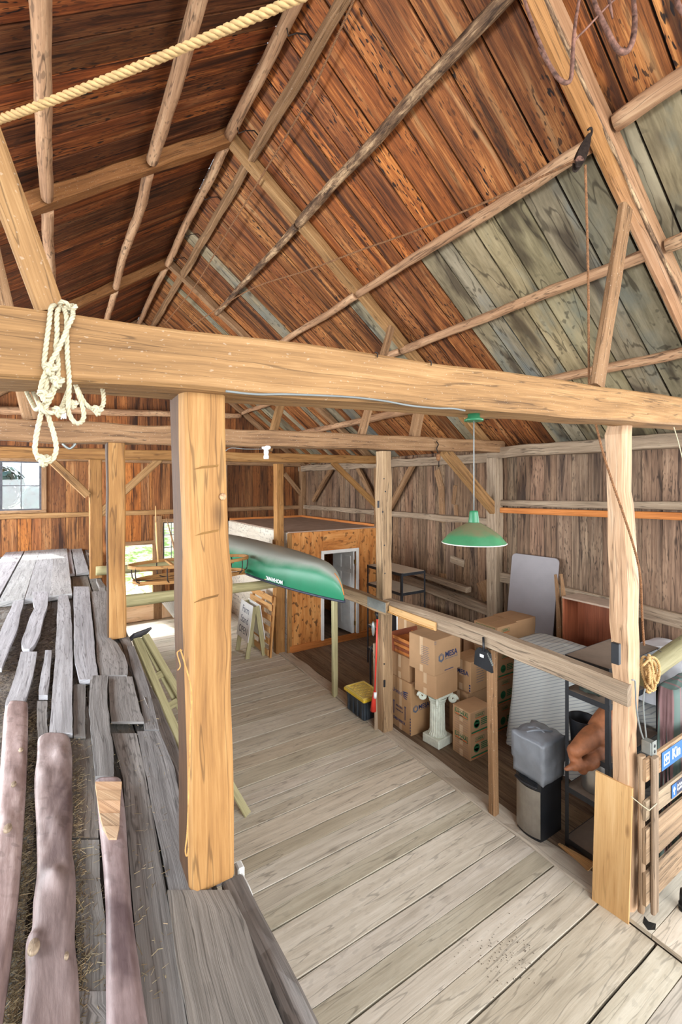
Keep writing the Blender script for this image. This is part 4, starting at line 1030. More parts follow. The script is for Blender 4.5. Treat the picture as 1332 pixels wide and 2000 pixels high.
part('rope_wrap', 'rope2', p, lambda m: m.rope([at(a, b, Y=1.76) for a, b in ((1256, 1300), (1268, 1290), (1274, 1306), (1276, 1324), (1283, 1334), (1288, 1318))], .010, pitch=.06))

# ------------------------------------------------------------------ cartons
def quad(m, M4, x0, y0, x1, y1, t=.0008):
    m.prism([(x0, y0), (x1, y0), (x1, y1), (x0, y1)], M4, t)
def frame(m, M4, x0, y0, x1, y1, w):
    quad(m, M4, x0, y0, x1, y0 + w); quad(m, M4, x0, y1 - w, x1, y1); quad(m, M4, x0, y0 + w, x0 + w, y1 - w); quad(m, M4, x1 - w, y0 + w, x1, y1 - w)
def arrow(m, M4, x, y, s, l):
    m.prism([(x - s * .3, y), (x + s * .3, y), (x + s * .3, y + l - s), (x + s, y + l - s), (x, y + l), (x - s, y + l - s), (x - s * .3, y + l - s)], M4, .0008)
G_C = 'cardboard cartons stored in the right bay'
def carton(label, c, w, d, h, rot=0, col=(1, 1, 1), tape=True, prints=(), group=G_C, flap=True):
    p = thing('cardboard_carton', label, 'carton', c, group)
    Rm = Matrix.Translation(V(c)) @ rz(rot).to_4x4()
    def body(m):
        m.col = col
        bm = bmesh.new(); bmesh.ops.create_cube(bm, size=1.0)
        for v in bm.verts: v.co = V(((v.co.x + .5) * w, (v.co.y + .5) * d, (v.co.z + .5) * h))
        bmesh.ops.bevel(bm, geom=list(bm.edges), offset=.004, segments=1, affect='EDGES'); m.bmadd(bm, Rm)
    part('box', 'carton', p, body)
    def flaps(m):
        m.col = (col[0] * .97, col[1] * .97, col[2] * .97)
        for a, b in ((.002, d / 2 - .002), (d / 2 + .002, d - .002)):
            m.box(Rm @ V((w / 2, (a + b) / 2, h + .002)), (w - .006, b - a, .004), .001, rz(rot))
    if flap: part('flap', 'carton', p, flaps)
    LF = Rm @ mat4((-.0012, d, 0), -Y_, Z_, -X_); RF = Rm @ mat4((0, -.0012, 0), X_, Z_, -Y_)
    if tape:
        [part('packing_tape', 'tape', p, lambda m: quad(m, LF, d / 2 - .028, a_, d / 2 + .028, b_)) for a_, b_ in ((h - .16 * h / .3, h), (0, .09))]
    for mat, fn in prints: part('printing', mat, p, lambda m: fn(m, LF, RF, w, d, h))
    return p
def T4(M4, x, y, z=.001): return M4 @ Matrix.Translation(V((x, y, z)))
def hexlogo(m, F4, x, y, s):
    pts = [(x + s * math.sin(a), y + s * math.cos(a)) for a in [math.pi / 3 * i for i in range(6)]]
    inn = [(x + s * .5 * math.sin(a), y + s * .5 * math.cos(a)) for a in [math.pi / 3 * i for i in range(6)]]
    for i in (1, 2, 3, 4):
        j = (i + 1) % 6; m.prism([inn[i], pts[i], pts[j], inn[j]], F4, .0008)
    for k in range(4):
        a, b = .62 + .14 * k, .70 + .14 * k
        for s0 in (0, 5):
            i, j = s0, (s0 + 1) % 6
            L = lambda q, p0: (x + (p0[0] - x) * q, y + (p0[1] - y) * q)
            m.prism([L(a - .12, pts[i]), L(b - .12, pts[i]), L(b - .12, pts[j]), L(a - .12, pts[j])], F4, .0008)
MESA = lambda s, x, y, fc: ('blueink', lambda m, LF, RF, w, d, h: text(m, 'MESA', s, T4(RF if fc else LF, x, y), True))
HEXP = lambda s, x, y, fc: ('greyink', lambda m, LF, RF, w, d, h: (hexlogo(m, RF if fc else LF, x, y, s), quad(m, RF if fc else LF, x + s * 1.2, y - s * .62, x + s * 5.4, y - s * .5)))
def small_lines(x0, x1, y0, y1, n, fc):
    def f(m, LF, RF, w, d, h):
        for i in range(n):
            y = y0 + (y1 - y0) * i / max(1, n - 1); quad(m, RF if fc else LF, x0, y, x1 - R.uniform(0, .25) * (x1 - x0), y + .006)
    return f
# column pedestal with two cartons on it
PC = V((4.36, 4.45, 0))
p = thing('column_pedestal', 'small white fluted column with scrolled capital standing on the floor strip', 'pedestal', PC)
def plinth(m): m.box(PC + V((0, 0, .06)), (.29, .29, .12), .012, rz(6))
part('plinth', 'plaster', p, plinth)
part('shaft', 'plaster', p, lambda m: m.lathe([(.125, .118), (.13, .135), (.12, .15), (.108, .165), (.104, .2), (.098, .5), (.098, .56)], PC, 44, sm=False, flute=.07))
def capital(m):
    m.lathe([(.098, .555), (.112, .57), (.105, .585), (.12, .6), (.13, .63)], PC, 32)
    m.box(PC + V((0, 0, .672)), (.30, .30, .035), .008, rz(6))
part('capital', 'plaster', p, capital)
for sx, sy in ((-1, -1), (1, -1), (-1, 1), (1, 1)):
    def vol(m):
        c = PC + V((sx * .145, sy * .145, .61)); dg = V((sx, sy, 0)).normalized()
        pts = []
        for i in range(40):
            t = i / 39 * 4.2 * math.pi; q = .058 * (1 - i / 39 * .82)
            pts.append(c + dg * (q * math.cos(t)) + Z_ * (q * math.sin(t)))
        m.tube(pts, [.021 * (1 - i / 39 * .5) for i in range(40)], 8)
    part('volute', 'plaster', p, vol)
carton('plain smaller carton set directly on the scrolled column capital', (4.17, 4.28, .692), .44, .38, .325, 5, (1.04, 1.0, .95))
carton('large carton with hexagon logo on top of the smaller carton over the column', (4.10, 4.24, 1.022), .53, .45, .46, 5, (1.0, .98, .94), prints=[
    MESA(.105, .335, .235, True), HEXP(.062, .135, .215, True), ('blueink', lambda m, LF, RF, w, d, h: quad(m, RF, .2, .03, .38, .04)),
    ('greyink', small_lines(.22, .37, .12, .34, 10, False)), ('greyink', lambda m, LF, RF, w, d, h: (frame(m, RF, .002, h - .05, .03, h - .01, .005)))])
def wing(m, LF, RF, w, d, h):
    for i in range(4):
        y = .565 - i * .022; m.prism([(.27, y), (.39 - i * .008, y + .018 - i * .012), (.385 - i * .01, y + .006 - i * .012), (.30, y - .018)], LF, .0008)
def ups(m, LF, RF, w, d, h):
    arrow(m, LF, .075, .17, .022, .2); arrow(m, LF, .325, .17, .022, .2)
    for i in range(6): m.prism([(d - .022, .02 + i * .04), (d - .004, .024 + i * .04), (d - .004, .046 + i * .04), (d - .022, .042 + i * .04)], LF, .0008)
    text(m, 'DISH PACK', .052, T4(LF, .2, .115), True); text(m, 'FRAGILE', .04, T4(LF, .2, .31), False); text(m, 'THIS SIDE UP', .028, T4(LF, .2, .255), False)
carton('tall carton with winged logo and up arrows beside the peg-holed post', (4.14, 4.74, 0), .46, .45, .72, 0, (1.02, .98, .88), prints=[
    ('blueink', lambda m, LF, RF, w, d, h: text(m, 'United', .085, T4(LF, .15, .52), False)), ('blueink', wing), ('blueink', ups), MESA(.085, .24, .37, True), HEXP(.055, .085, .36, True)])
carton('carton on the tall arrow-marked carton, stack of wooden trays above it', (4.16, 4.80, .725), .4, .4, .33, 2, (1.0, .96, .9))
G_T = 'stack of wooden trays'
names = ['lowest of the stack of shallow wooden trays', 'second from the bottom of the stack of wooden trays', 'third from the bottom of the stack of wooden trays', 'fourth from the bottom of the stack of wooden trays', 'top wooden tray of the stack, with glints on it']
zz = 1.062
for i, nm in enumerate(names):
    a = R.uniform(-5, 5); h = .045
    def tray(m):
        c = V((4.36 + R.uniform(-.015, .015), 4.98 + R.uniform(-.015, .015), zz)); r_ = rz(a)
        m.box(c + V((0, 0, .008)), (.36, .46, .012), .002, r_)
        for sx, sy, s in ((.0, .225, (.38, .02, h)), (0, -.225, (.38, .02, h)), (.18, 0, (.02, .43, h)), (-.18, 0, (.02, .43, h))):
            m.box(c + r_ @ V((sx, sy, h / 2)), s, .002, r_)
    one('wooden_tray', nm, 'tray', 'mahog' if i % 2 else 'orangeboard', tray, G_T)
    zz += h + .002
one('leaning_tray', 'wooden tray tilted at the back of the tray stack', 'tray', 'mahog', lambda m: m.box((4.40, 5.17, 1.2), (.5, .03, .28), .003, Matrix.Rotation(-.2, 3, 'X')), G_T)
def UH(fc_small=True):
    def green(m, LF, RF, w, d, h):
        frame(m, LF, .04, h - .105, d - .04, h - .02, .006); text(m, 'U-HAUL', .058, T4(LF, d / 2, h - .056), True)
        frame(m, RF, .09, h - .085, .26, h - .035, .004); text(m, 'U-HAUL', .036, T4(RF, .175, h - .06), True)
        quad(m, RF, .02, .03, w - .02, .05)
        m.lathe([(.055, -.0004), (.055, .0008), (.042, .0008), (.042, -.0004)], (0, 0, 0), 24, sm=False)
        n = 24 * 4; M4 = T4(RF, .12, .135, 0)
        for i in range(len(m.v) - n, len(m.v)): m.v[i] = tuple(M4 @ V(m.v[i]))
        text(m, '100%', .034, T4(RF, .12, .145), True)
        for i in range(4): quad(m, RF, .2, .1 + i * .024, .34 - .02 * (i % 2), .113 + i * .024)
    def orange(m, LF, RF, w, d, h):
        quad(m, LF, .052, h - .096, d - .05, h - .084); quad(m, RF, .1, h - .098, .26, h - .09); quad(m, RF, .02, .016, w - .02, .024)
    def lines(m, LF, RF, w, d, h):
        for i in range(6): quad(m, LF, .04, .03 + i * .03, d - .04, .032 + i * .03)
    return [('greenink', green), ('orangeink', orange), ('greyink', lines)]
carton('lower of the two green-printed moving cartons right of the column', (4.40, 3.91, 0), .41, .3, .305, 0, (1.06, 1.03, 1.0), prints=UH())
carton('upper of the two green-printed moving cartons right of the column', (4.40, 3.91, .309), .41, .3, .30, 0, (1.06, 1.03, 1.0), prints=UH(), flap=False)
carton('shaded carton behind the column, under a logo-printed carton', (4.72, 4.24, 0), .44, .34, .64, 0, (.9, .86, .8), prints=[('blueink', lambda m, LF, RF, w, d, h: text(m, 'U-HAUL', .06, T4(LF, d / 2, .36), True))])
carton('logo-printed carton behind the dustpan, above the shaded carton', (4.76, 4.22, .648), .43, .34, .42, 3, (1.0, .96, .88), prints=[MESA(.085, .2, .25, False), ('greyink', small_lines(.12, .3, .12, .36, 8, True)), ('blueink', lambda m, LF, RF, w, d, h: [quad(m, LF, d - .03, .02 + i * .035, d - .006, .042 + i * .035) for i in range(3)])])
for ci, (cx, cn) in enumerate(((5.24, 'left'), (5.72, 'right'))):
    for i, nm in enumerate(('bottom', 'second', 'third', 'top')):
        carton('%s green-printed carton in the %s stack behind the square rail prop' % (nm, cn), (cx, 4.16 + .05 * ci, .372 * i), .46, .42, .366, R.uniform(-1, 1), (.98, .93, .86), prints=UH() if ci == 0 else (), flap=(i == 3), tape=False)
for i, (y, lab) in enumerate(((4.72, 'nearest'), (5.22, 'second'), (5.72, 'third'), (6.25, 'farthest'))):
    carton('lower carton along the right wall, %s of that row' % lab, (5.66, y, 0), .5, .46, .58, 0, (.9, .86, .82), group='cartons along the right wall', tape=False)
    carton('upper carton along the right wall, %s of that row, closed dusty top' % lab, (5.66, y, .59), .5, .46, .44, R.uniform(-2, 2), (.95, .88, .84), group='cartons along the right wall', tape=False)
carton('small carton peeping out behind the large hexagon logo carton', (4.75, 5.35, 0), .42, .42, 1.38, 4, (1.0, .92, .8))
# yellow lidded storage bin
BC = V((3.955, 5.62, 0))
p = thing('storage_bin', 'dark ribbed storage bin with a yellow lattice lid on the plank floor', 'bin', BC)
def bin_body(m):
    m.box(BC + V((0, 0, .155)), (.34, .5, .31), .025, taper=.86, segs=2)
    for s in (-1, 1):
        for i in range(4): m.box(BC + V((s * .162, -.18 + .12 * i, .16)), (.02, .045, .26), .006)
        m.box(BC + V((.09 * s, -.243, .16)), (.05, .02, .26), .006)
part('bin_body', 'darkbin', p, bin_body)
def lid(m):
    m.box(BC + V((0, 0, .325)), (.39, .55, .05), .02, segs=2)
    for s in (-1, 1): m.box(BC + V((s * .17, 0, .356)), (.03, .5, .02), .006); m.box(BC + V((0, s * .245, .356)), (.33, .03, .02), .006)
part('lid', 'yellow', p, lid)
def lat(m):
    for k in range(-3, 4):
        for s in (-1, 1):
            a = V((-.14, -.07 * 1 + k * .075 - .14 * s, 0)); b = V((.14, -.07 + k * .075 + .14 * s + .0, 0))
            def clip(p, q):
                lo, hi = 0.0, 1.0; d = q - p
                for lim, sg in ((.22, 1), (-.22, -1)):
                    if abs(d.y) > 1e-6:
                        t = (lim - p.y) / d.y
                        if (d.y * sg) > 0: hi = min(hi, t)
                        else: lo = max(lo, t)
                return (p + d * lo, p + d * hi) if hi > lo + .05 else None
            r = clip(a + V((0, .07, 0)), b + V((0, .07, 0)))
            if r: m.beam(BC + r[0] + V((0, 0, .352)), BC + r[1] + V((0, 0, .352)), .012, .012, rough=0, ch=.003)
part('lid_lattice', 'yellow', p, lat)
# tools at the peg-holed post
p = thing('floor_scraper', 'long red-handled scraper hanging upright on the peg-holed post', 'tool', at(729, 1388, X=3.8))
part('handle', 'red', p, lambda m: m.tube([at(737, 1208, X=3.805), at(735, 1280, X=3.8), at(732, 1352, X=3.8)], .012, 10))
part('scraper_head', 'red', p, lambda m: m.tube([at(732, 1350, X=3.8), at(730, 1366, X=3.8), at(729, 1388, X=3.8)], [.02, .03, .045], 10))
part('label', 'white', p, lambda m: m.tube([at(733, 1352, X=3.797), at(732.5, 1363, X=3.797)], .023, 10))
part('grip', 'blackpl', p, lambda m: m.tube([at(737, 1196, X=3.805), at(737, 1209, X=3.805)], .016, 10))
one('hand_brush', 'grey bristled hand brush hanging beside the red-handled scraper', 'brush', 'galv', lambda m: (m.ico(at(729, 1228, X=3.78), .11, 2, (.22, .3, 1), .06, 6)))
one('iron_hook', 'small black hook above the red-handled scraper', 'hook', 'darkiron', lambda m: m.tube(spline([at(a, b, X=3.82) for a, b in ((735, 1205), (733, 1197), (738, 1191), (742, 1196))]), .008, 8))
timber('split_board', 'thin split wooden board standing against the left side of the peg-holed post', 'board', 'grey', at(735, 1424, Z=0), at(733, 1256, X=3.84), .03, .07, None, up=X_, rough=.004)
one('handle_tool', 'black bent handle of a hand truck behind the yellow-lidded bin', 'tool', 'blackpl', lambda m: m.tube(spline([at(a, b, Y=5.95) for a, b in ((726, 1398), (724, 1345), (723.5, 1300), (724, 1270), (728, 1262), (735, 1262))]), .018, 8))
# ------------------------------------------------------------------ shelving
def shelving(label, x0, x1, y0, y1, zt, shelves, brd, cat='shelf'):
    p = thing('metal_shelving', label, cat, ((x0 + x1) / 2, (y0 + y1) / 2, 0), 'black metal shelving')
    for x in (x0, x1):
        for y in (y0, y1):
            def up(m):
                sx, sy = (1 if x == x0 else -1), (1 if y == y0 else -1)
                m.box((x + sx * .018, y, zt / 2), (.036, .003, zt), 0); m.box((x, y + sy * .018, zt / 2), (.003, .036, zt), 0)
            part('upright', 'black', p, up)
    for z in shelves:
        def fr(m):
            for y in (y0, y1): m.box(((x0 + x1) / 2, y, z - .02), (x1 - x0, .006, .05), .001)
            for x in (x0, x1): m.box((x, (y0 + y1) / 2, z - .02), (.006, y1 - y0, .05), .001)
        s = part('shelf', 'black', p, fr)
        part('shelf_board', brd, s, lambda m: m.box(((x0 + x1) / 2, (y0 + y1) / 2, z), (x1 - x0 - .01, y1 - y0 - .01, .012), .001))
    return p
shelving('black shelving behind the pale tree shaped post holding sculpture and bag', 4.16, 5.14, 2.1, 2.51, 1.84, (.08, .58, .99, 1.52, 1.85), 'darkboard')
shelving('black shelving with pale boards behind the peg-holed post', 5.15, 5.72, 6.15, 7.2, 1.93, (.3, .75, 1.2, 1.57, 1.92), 'shelfboard')
one('crate', 'dark crate standing on a lower shelf behind the peg-holed post', 'crate', 'blackpl', lambda m: m.box((5.42, 6.5, .93), (.42, .5, .34), .01))
one('crate', 'dark crate on the lowest shelf behind the peg-holed post', 'crate', 'black', lambda m: m.box((5.42, 6.6, .47), (.42, .6, .3), .01))
one('bracket_stand', 'slim white bracketed stand under the rail right of the peg-holed post', 'stand', 'whitepaint', lambda m: (m.beam((at(777, 1262, Y=5.75).x, 5.75, 0), at(776, 1190, Y=5.75), .03, .03, rough=0, up=Y_), m.prism([(-.05, 0), (.03, 0), (.02, -.14)], mat4(at(774, 1192, Y=5.75), X_, Z_, -Y_), .01)))
# things on the near shelving
def dk(px, py, d=4.22): return at(px, py, D=d)
p = thing('clay_sculpture', 'terracotta figure with folded legs lying across the black shelving', 'sculpture', dk(1150, 1470))
def fig(m):
    def limb(pts, r0, r1, sw=.0):
        q = spline(pts); n = len(q); m.tube(q, [(r0 + (r1 - r0) * i / (n - 1)) * (1 + sw * math.sin(math.pi * i / (n - 1))) for i in range(n)], 14); m.ico(q[0], r0, 2); m.ico(q[-1], r1, 2)
    limb([dk(1196, 1392, 4.3), dk(1180, 1414, 4.26), dk(1168, 1438, 4.22)], .105, .12)
    limb([dk(1164, 1432, 4.2), dk(1146, 1446, 4.14), dk(1124, 1466, 4.08)], .095, .062, .1)
    limb([dk(1178, 1458, 4.22), dk(1164, 1472, 4.16), dk(1150, 1490, 4.1)], .1, .068, .1)
    limb([dk(1121, 1466, 4.13), dk(1125, 1484, 4.09), dk(1138, 1503, 4.1)], .062, .045)
    limb([dk(1148, 1492, 4.14), dk(1132, 1494, 4.08), dk(1120, 1497, 4.05)], .055, .04)
    limb([dk(1124, 1494, 4.05), dk(1114, 1499, 4.03), dk(1105, 1502, 4.02)], .034, .018)
o = part('figure', 'terra', p, fig)
md = o.modifiers.new('remesh', 'REMESH'); md.mode = 'VOXEL'; md.voxel_size = .009; md.use_smooth_shade = True
ms = o.modifiers.new('smooth', 'SMOOTH'); ms.factor = .6; ms.iterations = 6
def bag(m):
    bm = bmesh.new(); bmesh.ops.create_icosphere(bm, subdivisions=4, radius=1)
    for v in bm.verts:
        q = 1 + .3 * nz(v.co.x * 2.3, v.co.y * 2.3, v.co.z * 2.3) + .12 * nz(v.co.x * 6, v.co.y * 6, v.co.z * 6)
        v.co = V((v.co.x * .21 * q, v.co.y * .15 * q, max(-.05, v.co.z * .085 * q)))
    m.bmadd(bm, Matrix.Translation(V((4.40, 2.3, 1.585))), True)
one('cloth_bag', 'crumpled dark green bag on the upper shelf behind the pale post', 'bag', 'camo', bag)
one('plastic_lid', 'blue plastic box lid just under the rail beam above the dark green bag', 'lid', 'bluepl', lambda m: m.box((4.44, 2.3, 1.77), (.44, .34, .05), .01))
def bucket(m): m.lathe([(.001, 0), (.1, 0), (.125, .24), (.13, .245), (.118, .24), (.095, .02), (.001, .02)], (4.30, 2.42, 1.0), 28)
one('bucket', 'black bucket behind the terracotta figure on the shelving', 'bucket', 'blackpl', bucket)
one('metal_can', 'shiny steel canister on the shelf below the terracotta figure', 'canister', 'steel', lambda m: m.lathe([(.001, 0), (.12, 0), (.125, .01), (.125, .36), (.1, .39), (.001, .39)], (4.36, 2.32, .59), 28))
# stainless bin with a wrapped box on it
SB = V((4.145, 2.79, 0)); BO = V((-.1, -.09, 0))
def q(px, py, Z=0): return at(px, py, Z=Z)
p = thing('waste_bin', 'stainless steel waste bin with black lid in front of the covered furniture', 'bin', SB)
def wb(m, z0, z1, g=0.0, fb=.03):
    # plan: front faces the passage (-X), bowed
    rings = []
    for z in (z0, z1):
        ring = []
        for t in range(9): 
            s = -1 + 2 * t / 8; ring.append(BO + V((4.075 - g - .035 * (1 - s * s), 2.87 - s * (.135 + g), z)))
        ring += [BO + V((4.42 + g, 2.735 - g, z)), BO + V((4.42 + g, 3.005 + g, z))]
        rings.append(ring)
    m.ringloft(rings)
part('bin_body', 'blackpl', p, lambda m: wb(m, .0, .5, -.002))
def front(m):
    for s0 in range(8):
        a, b = -1 + s0 / 4, -1 + (s0 + 1) / 4
        P = lambda s, z: BO + V((4.07 - .036 * (1 - s * s), 2.87 - s * .134, z))
        m.ringloft([[P(a, .04), P(b, .04), P(b, .5), P(a, .5)], [P(a, .04) + V((-.004, 0, 0)), P(b, .04) + V((-.004, 0, 0)), P(b, .5) + V((-.004, 0, 0)), P(a, .5) + V((-.004, 0, 0))]])
part('steel_front', 'steel', p, front)
part('lid', 'blackpl', p, lambda m: (wb(m, .505, .575, .006)))
part('lid_handle', 'blackpl', p, lambda m: m.tube(spline([BO + V((4.03, 2.99, .545)), BO + V((4.0, 2.87, .55)), BO + V((4.03, 2.75, .545))]), .014, 8))
p = thing('wrapped_box', 'box wrapped in grey plastic standing on the stainless steel bin', 'box', (4.14, 2.78, .578))
def wrapd(m):
    bm = bmesh.new(); bmesh.ops.create_cube(bm, size=1.0); bmesh.ops.subdivide_edges(bm, edges=list(bm.edges), cuts=9, use_grid_fill=True)
    for v in bm.verts:
        x, y, z = v.co; s = 1.0 if z > -.12 else .93
        n = nz(x * 4, y * 4, z * 7) * .012 + nz(x * 9, y * 9, z * 14) * .006
        v.co = V((x * .38 * s + n, y * .36 * s + n, z * .40 + (.03 * (1 - (2 * x) ** 2) * (1 - (2 * y) ** 2) + n * 2.4 if z > .45 else 0)))
    m.bmadd(bm, Matrix.Translation(V((4.135, 2.78, .778))), True)
part('wrapping', 'wrap', p, wrapd)
def knotp(m):
    m.tube(spline([BO + V((4.13, 2.93, .985)), BO + V((4.18, 2.88, 1.01)), BO + V((4.28, 2.83, 1.005)), BO + V((4.36, 2.8, .985))]), .011, 7)
    m.tube(spline([BO + V((4.22, 2.98, .985)), BO + V((4.25, 2.88, 1.012)), BO + V((4.24, 2.76, .985))]), .009, 7)
part('gathered_folds', 'wrap', p, knotp)
# covered furniture
def drape(m, x0, x1, y0, y1, z0, z1, flare=.06, fold=.02, top=.03, k=0.0, nr=26, seg=18):
    cx, cy = (x0 + x1) / 2, (y0 + y1) / 2; rings = []; hx, hy = (x1 - x0) / 2, (y1 - y0) / 2
    for i in range(seg + 1):
        t = i / seg; z = z0 + (z1 - z0) * t; ring = []
        for j in range(4 * nr):
            th = 2 * math.pi * j / (4 * nr); c, s = math.cos(th), math.sin(th); e = 1 / (abs(c) ** 8 + abs(s) ** 8) ** .125
            g = 1 + flare * (1 - t) ** 1.5 / min(hx, hy) + fold / min(hx, hy) * (1 - t) * (nz(k + c * 4, s * 4, t * .6) + .6 * nz(k + c * 11, s * 11, t))
            if t > .93: g *= 1 - .04 * (t - .93) / .07
            ring.append(V((cx + c * e * hx * g, cy + s * e * hy * g, z + .012 * nz(k + c * 3, s * 3, t * 2))))
        rings.append(ring)
    for q in (.93, .7, .4, .1, .01): rings.append([V((cx + (p.x - cx) * q, cy + (p.y - cy) * q, z1 + top * (1 - q) + .014 * nz(k + p.x * 4 * q, p.y * 4 * q))) for p in rings[seg]])
    m.ringloft(rings, sm=True, caps=False)
one('covered_furniture', 'tall piece of furniture draped with a striped bed sheet behind the rail', 'covered furniture', 'sheet', lambda m: drape(m, 5.06, 5.66, 2.75, 3.8, .1, 1.46, .07, .03, .05))
one('covered_furniture', 'draped furniture under a whitish sheet right of the pale tree shaped post', 'covered furniture', 'white_sheet', lambda m: drape(m, 5.45, 6.3, 1.9, 2.62, 1.12, 1.62, .0, .015, .08, 7))
one('covered_furniture', 'striped sheet draped low behind the near black shelving', 'covered furniture', 'sheet', lambda m: drape(m, 5.3, 6.2, 2.0, 2.6, .05, 1.06, .03, .02, .02, 3))
one('curtain_bundle', 'dim multicoloured curtains hanging at the right picture edge behind the gate', 'curtain', 'redcurtain', lambda m: drape(m, 4.74, 5.3, 1.82, 1.97, .03, 1.62, .0, .03, .02, 11))
p = thing('table_leaf', 'grey laminate table top with rounded corners leaning on the right wall', 'table top', (6.1, 4.3, 0))
def leaf(m):
    w, h, r = .76, 2.42, .07; out = []
    for cx, cy, a0 in ((w / 2 - r, h - r, 0), (-w / 2 + r, h - r, 90), (-w / 2 + r, r, 180), (w / 2 - r, r, 270)):
        for i in range(6): a = math.radians(a0 + 18 * i); out.append((cx + r * math.cos(a), cy + r * math.sin(a)))
    tl = .14; c = V((6.0, 4.31, .0))
    m.prism(out, mat4(c, V((.12, -1, 0)), V((math.sin(tl), 0, math.cos(tl))), V((-1, -.12, 0))), .028, .004)
part('panel', 'lam', p, leaf)
for i, (px, lab) in enumerate(((1094, 'left'), (1105, 'right'))):
    def sk(m):
        a, b = at(px - 6, 1236, X=6.22 - .1 * i), at(px - 3 + 6 * i, 1120, X=6.3 - .1 * i)
        pts = [(0, 0), (.09, 0), (.1, .55), (.09, .78), (.045, .97), (.0, 1.1), (-.02, 1.1), (.01, .9), (.02, .6)]
        m.prism([(x, y * (b.z) / 1.1) for x, y in pts], mat4(V((a.x, a.y, 0)), V((0, -1, 0)), Z_, V((-1, 0, 0))), .05, .004)
    one('curved_plank', '%s of the two pointed curved planks beside the leaning table top' % lab, 'plank', 'beam2', sk, 'pointed curved planks')
p = thing('open_cabinet', 'reddish open-fronted cabinet with dusty top against the right wall', 'cabinet', (6.1, 3.3, 0))
ca, cb = at(1100, 1180, X=5.95), at(1215, 1212, X=5.95)
def cab(m):
    y0, y1, zt = cb.y, ca.y, 1.93
    for c, s in (((6.3, (y0 + y1) / 2, zt / 2), (.02, y1 - y0, zt)), ((6.13, y1, zt / 2), (.36, .022, zt)), ((6.13, y0, zt / 2), (.36, .022, zt)), ((6.13, (y0 + y1) / 2, .9), (.34, y1 - y0, .02)), ((6.13, (y0 + y1) / 2, .05), (.34, y1 - y0, .02))): m.box(c, s, .002)
part('carcass', 'mahog', p, cab)
part('top_board', 'dusty', p, lambda m: m.box((6.13, (cb.y + ca.y) / 2, 1.935), (.37, ca.y - cb.y + .03, .024), .002), 'dusty pale cabinet top')
# ------------------------------------------------------------------ board, gate, signs at the pale post
p = thing('pine_board', 'clean yellow pine board leaning against the foot of the pale post', 'board', at(1190, 1780, Z=0))
def pb(m):
    a, b = at(1156, 1757, Z=0), at(1227, 1806, Z=0); c, d = at(1235, 1541, X=at(1227, 1806, Z=0).x + .04), at(1163, 1506, X=at(1156, 1757, Z=0).x + .04)
    n = (b - a).cross(d - a).normalized(); n = n if n.x > 0 else -n
    m.ringloft([[a, b, c, d], [x + n * .022 for x in (a, b, c, d)]])
    m.uv[0] = m.uv[0]
def pb2(m):
    a, b = at(1156, 1757, Z=0), at(1227, 1806, Z=0); ac = at(1163, 1506, X=a.x + .04); bc = at(1235, 1541, X=b.x + .04)
    n = (b - a).cross(ac - a).normalized(); n = n if n.x > 0 else -n
    m.ringloft([[a, b, b + n * .022, a + n * .022], [ac, bc, bc + n * .022, ac + n * .022]])
part('plank', 'pine', p, pb2)
def splint(m):
    for i in range(5):
        a = at(1092 + i * 5, 1648 + i * 3, Z=.012 + .006 * i); b = at(1150 + i * 3, 1700 - 3 * i, Z=.012); m.beam(a, b, .03, .012, rough=.002, ch=.002)
one('wood_strip', 'splintered wood strips lying on the floor below the black shelving', 'wood strip', 'pine', splint)
GY = 1.70
def gx(px): return at(px, 1600, Y=GY).x
p = thing('slatted_gate', 'weathered slatted gate at the right picture edge carrying two blue signs', 'gate', (4.6, GY, 0))
x0 = gx(1266)
part('stile', 'grey', p, lambda m: (setattr(m, 'col', (.86, .82, .8)), m.beam((gx(1273), GY - .02, .09), (gx(1273), GY - .02, 1.33), .085, .03, up=Y_, rough=.003)))
part('stile', 'grey', p, lambda m: (setattr(m, 'col', (.94, .84, .74)), m.beam((gx(1264), GY + .04, .09), (gx(1264), GY + .04, 1.34), .06, .04, up=Y_, rough=.005)))
for zt, zb, col in ((1.325, 1.15, (1.1, .92, .74)), (.993, .84, (1.18, 1.2, 1.16)), (.775, .495, (1.05, .95, .84)), (.42, .165, (1.05, .96, .86))):
    part('slat', 'grey', p, lambda m: (setattr(m, 'col', col), m.beam((x0 - .04, GY + .01, (zt + zb) / 2), (5.9, GY + .01, (zt + zb) / 2), .026, zt - zb, rough=.002, ch=.004)))
part('stile', 'grey', p, lambda m: m.beam((5.85, GY - .02, .09), (5.85, GY - .02, 1.33), .085, .03, up=Y_, rough=.003))
one('tie_string', 'pale string tying the gate to the pine board side of the post', 'string', 'rope', lambda m: m.tube([at(a, b, Y=y_) for a, b, y_ in ((1233, 1556, 1.72), (1255, 1574, 1.69), (1268, 1583, 1.655), (1282, 1570, 1.66), (1284, 1566, 1.69))], .0035, 6))
sx0 = at(1293, 1490, Y=GY - .01).x
S1 = mat4((sx0, GY - .006, 1.155), X_, Z_, -Y_)
p = thing('wall_sign', 'bright blue sign with a boxed left arrow on the top gate slat', 'sign', (sx0 + .4, GY - .01, 1.155))
part('sign_panel', 'signblue', p, lambda m: m.prism([(0, 0), (.95, 0), (.95, .15), (0, .15)], S1, .004, .001))
S1b = S1 @ Matrix.Translation(V((0, 0, .0042)))
part('arrow_box', 'white', p, lambda m: (frame(m, S1b, .035, .03, .135, .125, .011), m.prism([(.052, .0775), (.088, .108), (.088, .09), (.118, .09), (.118, .065), (.088, .065), (.088, .047)], S1b, .0006)))
part('lettering', 'white', p, lambda m: text(m, 'Kin', .125, S1b @ Matrix.Translation(V((.262, .078, 0))), True, .9))
sx1 = at(1312, 1550, Y=GY - .01).x
S2 = mat4((sx1, GY - .006, .865), X_, Z_, -Y_)
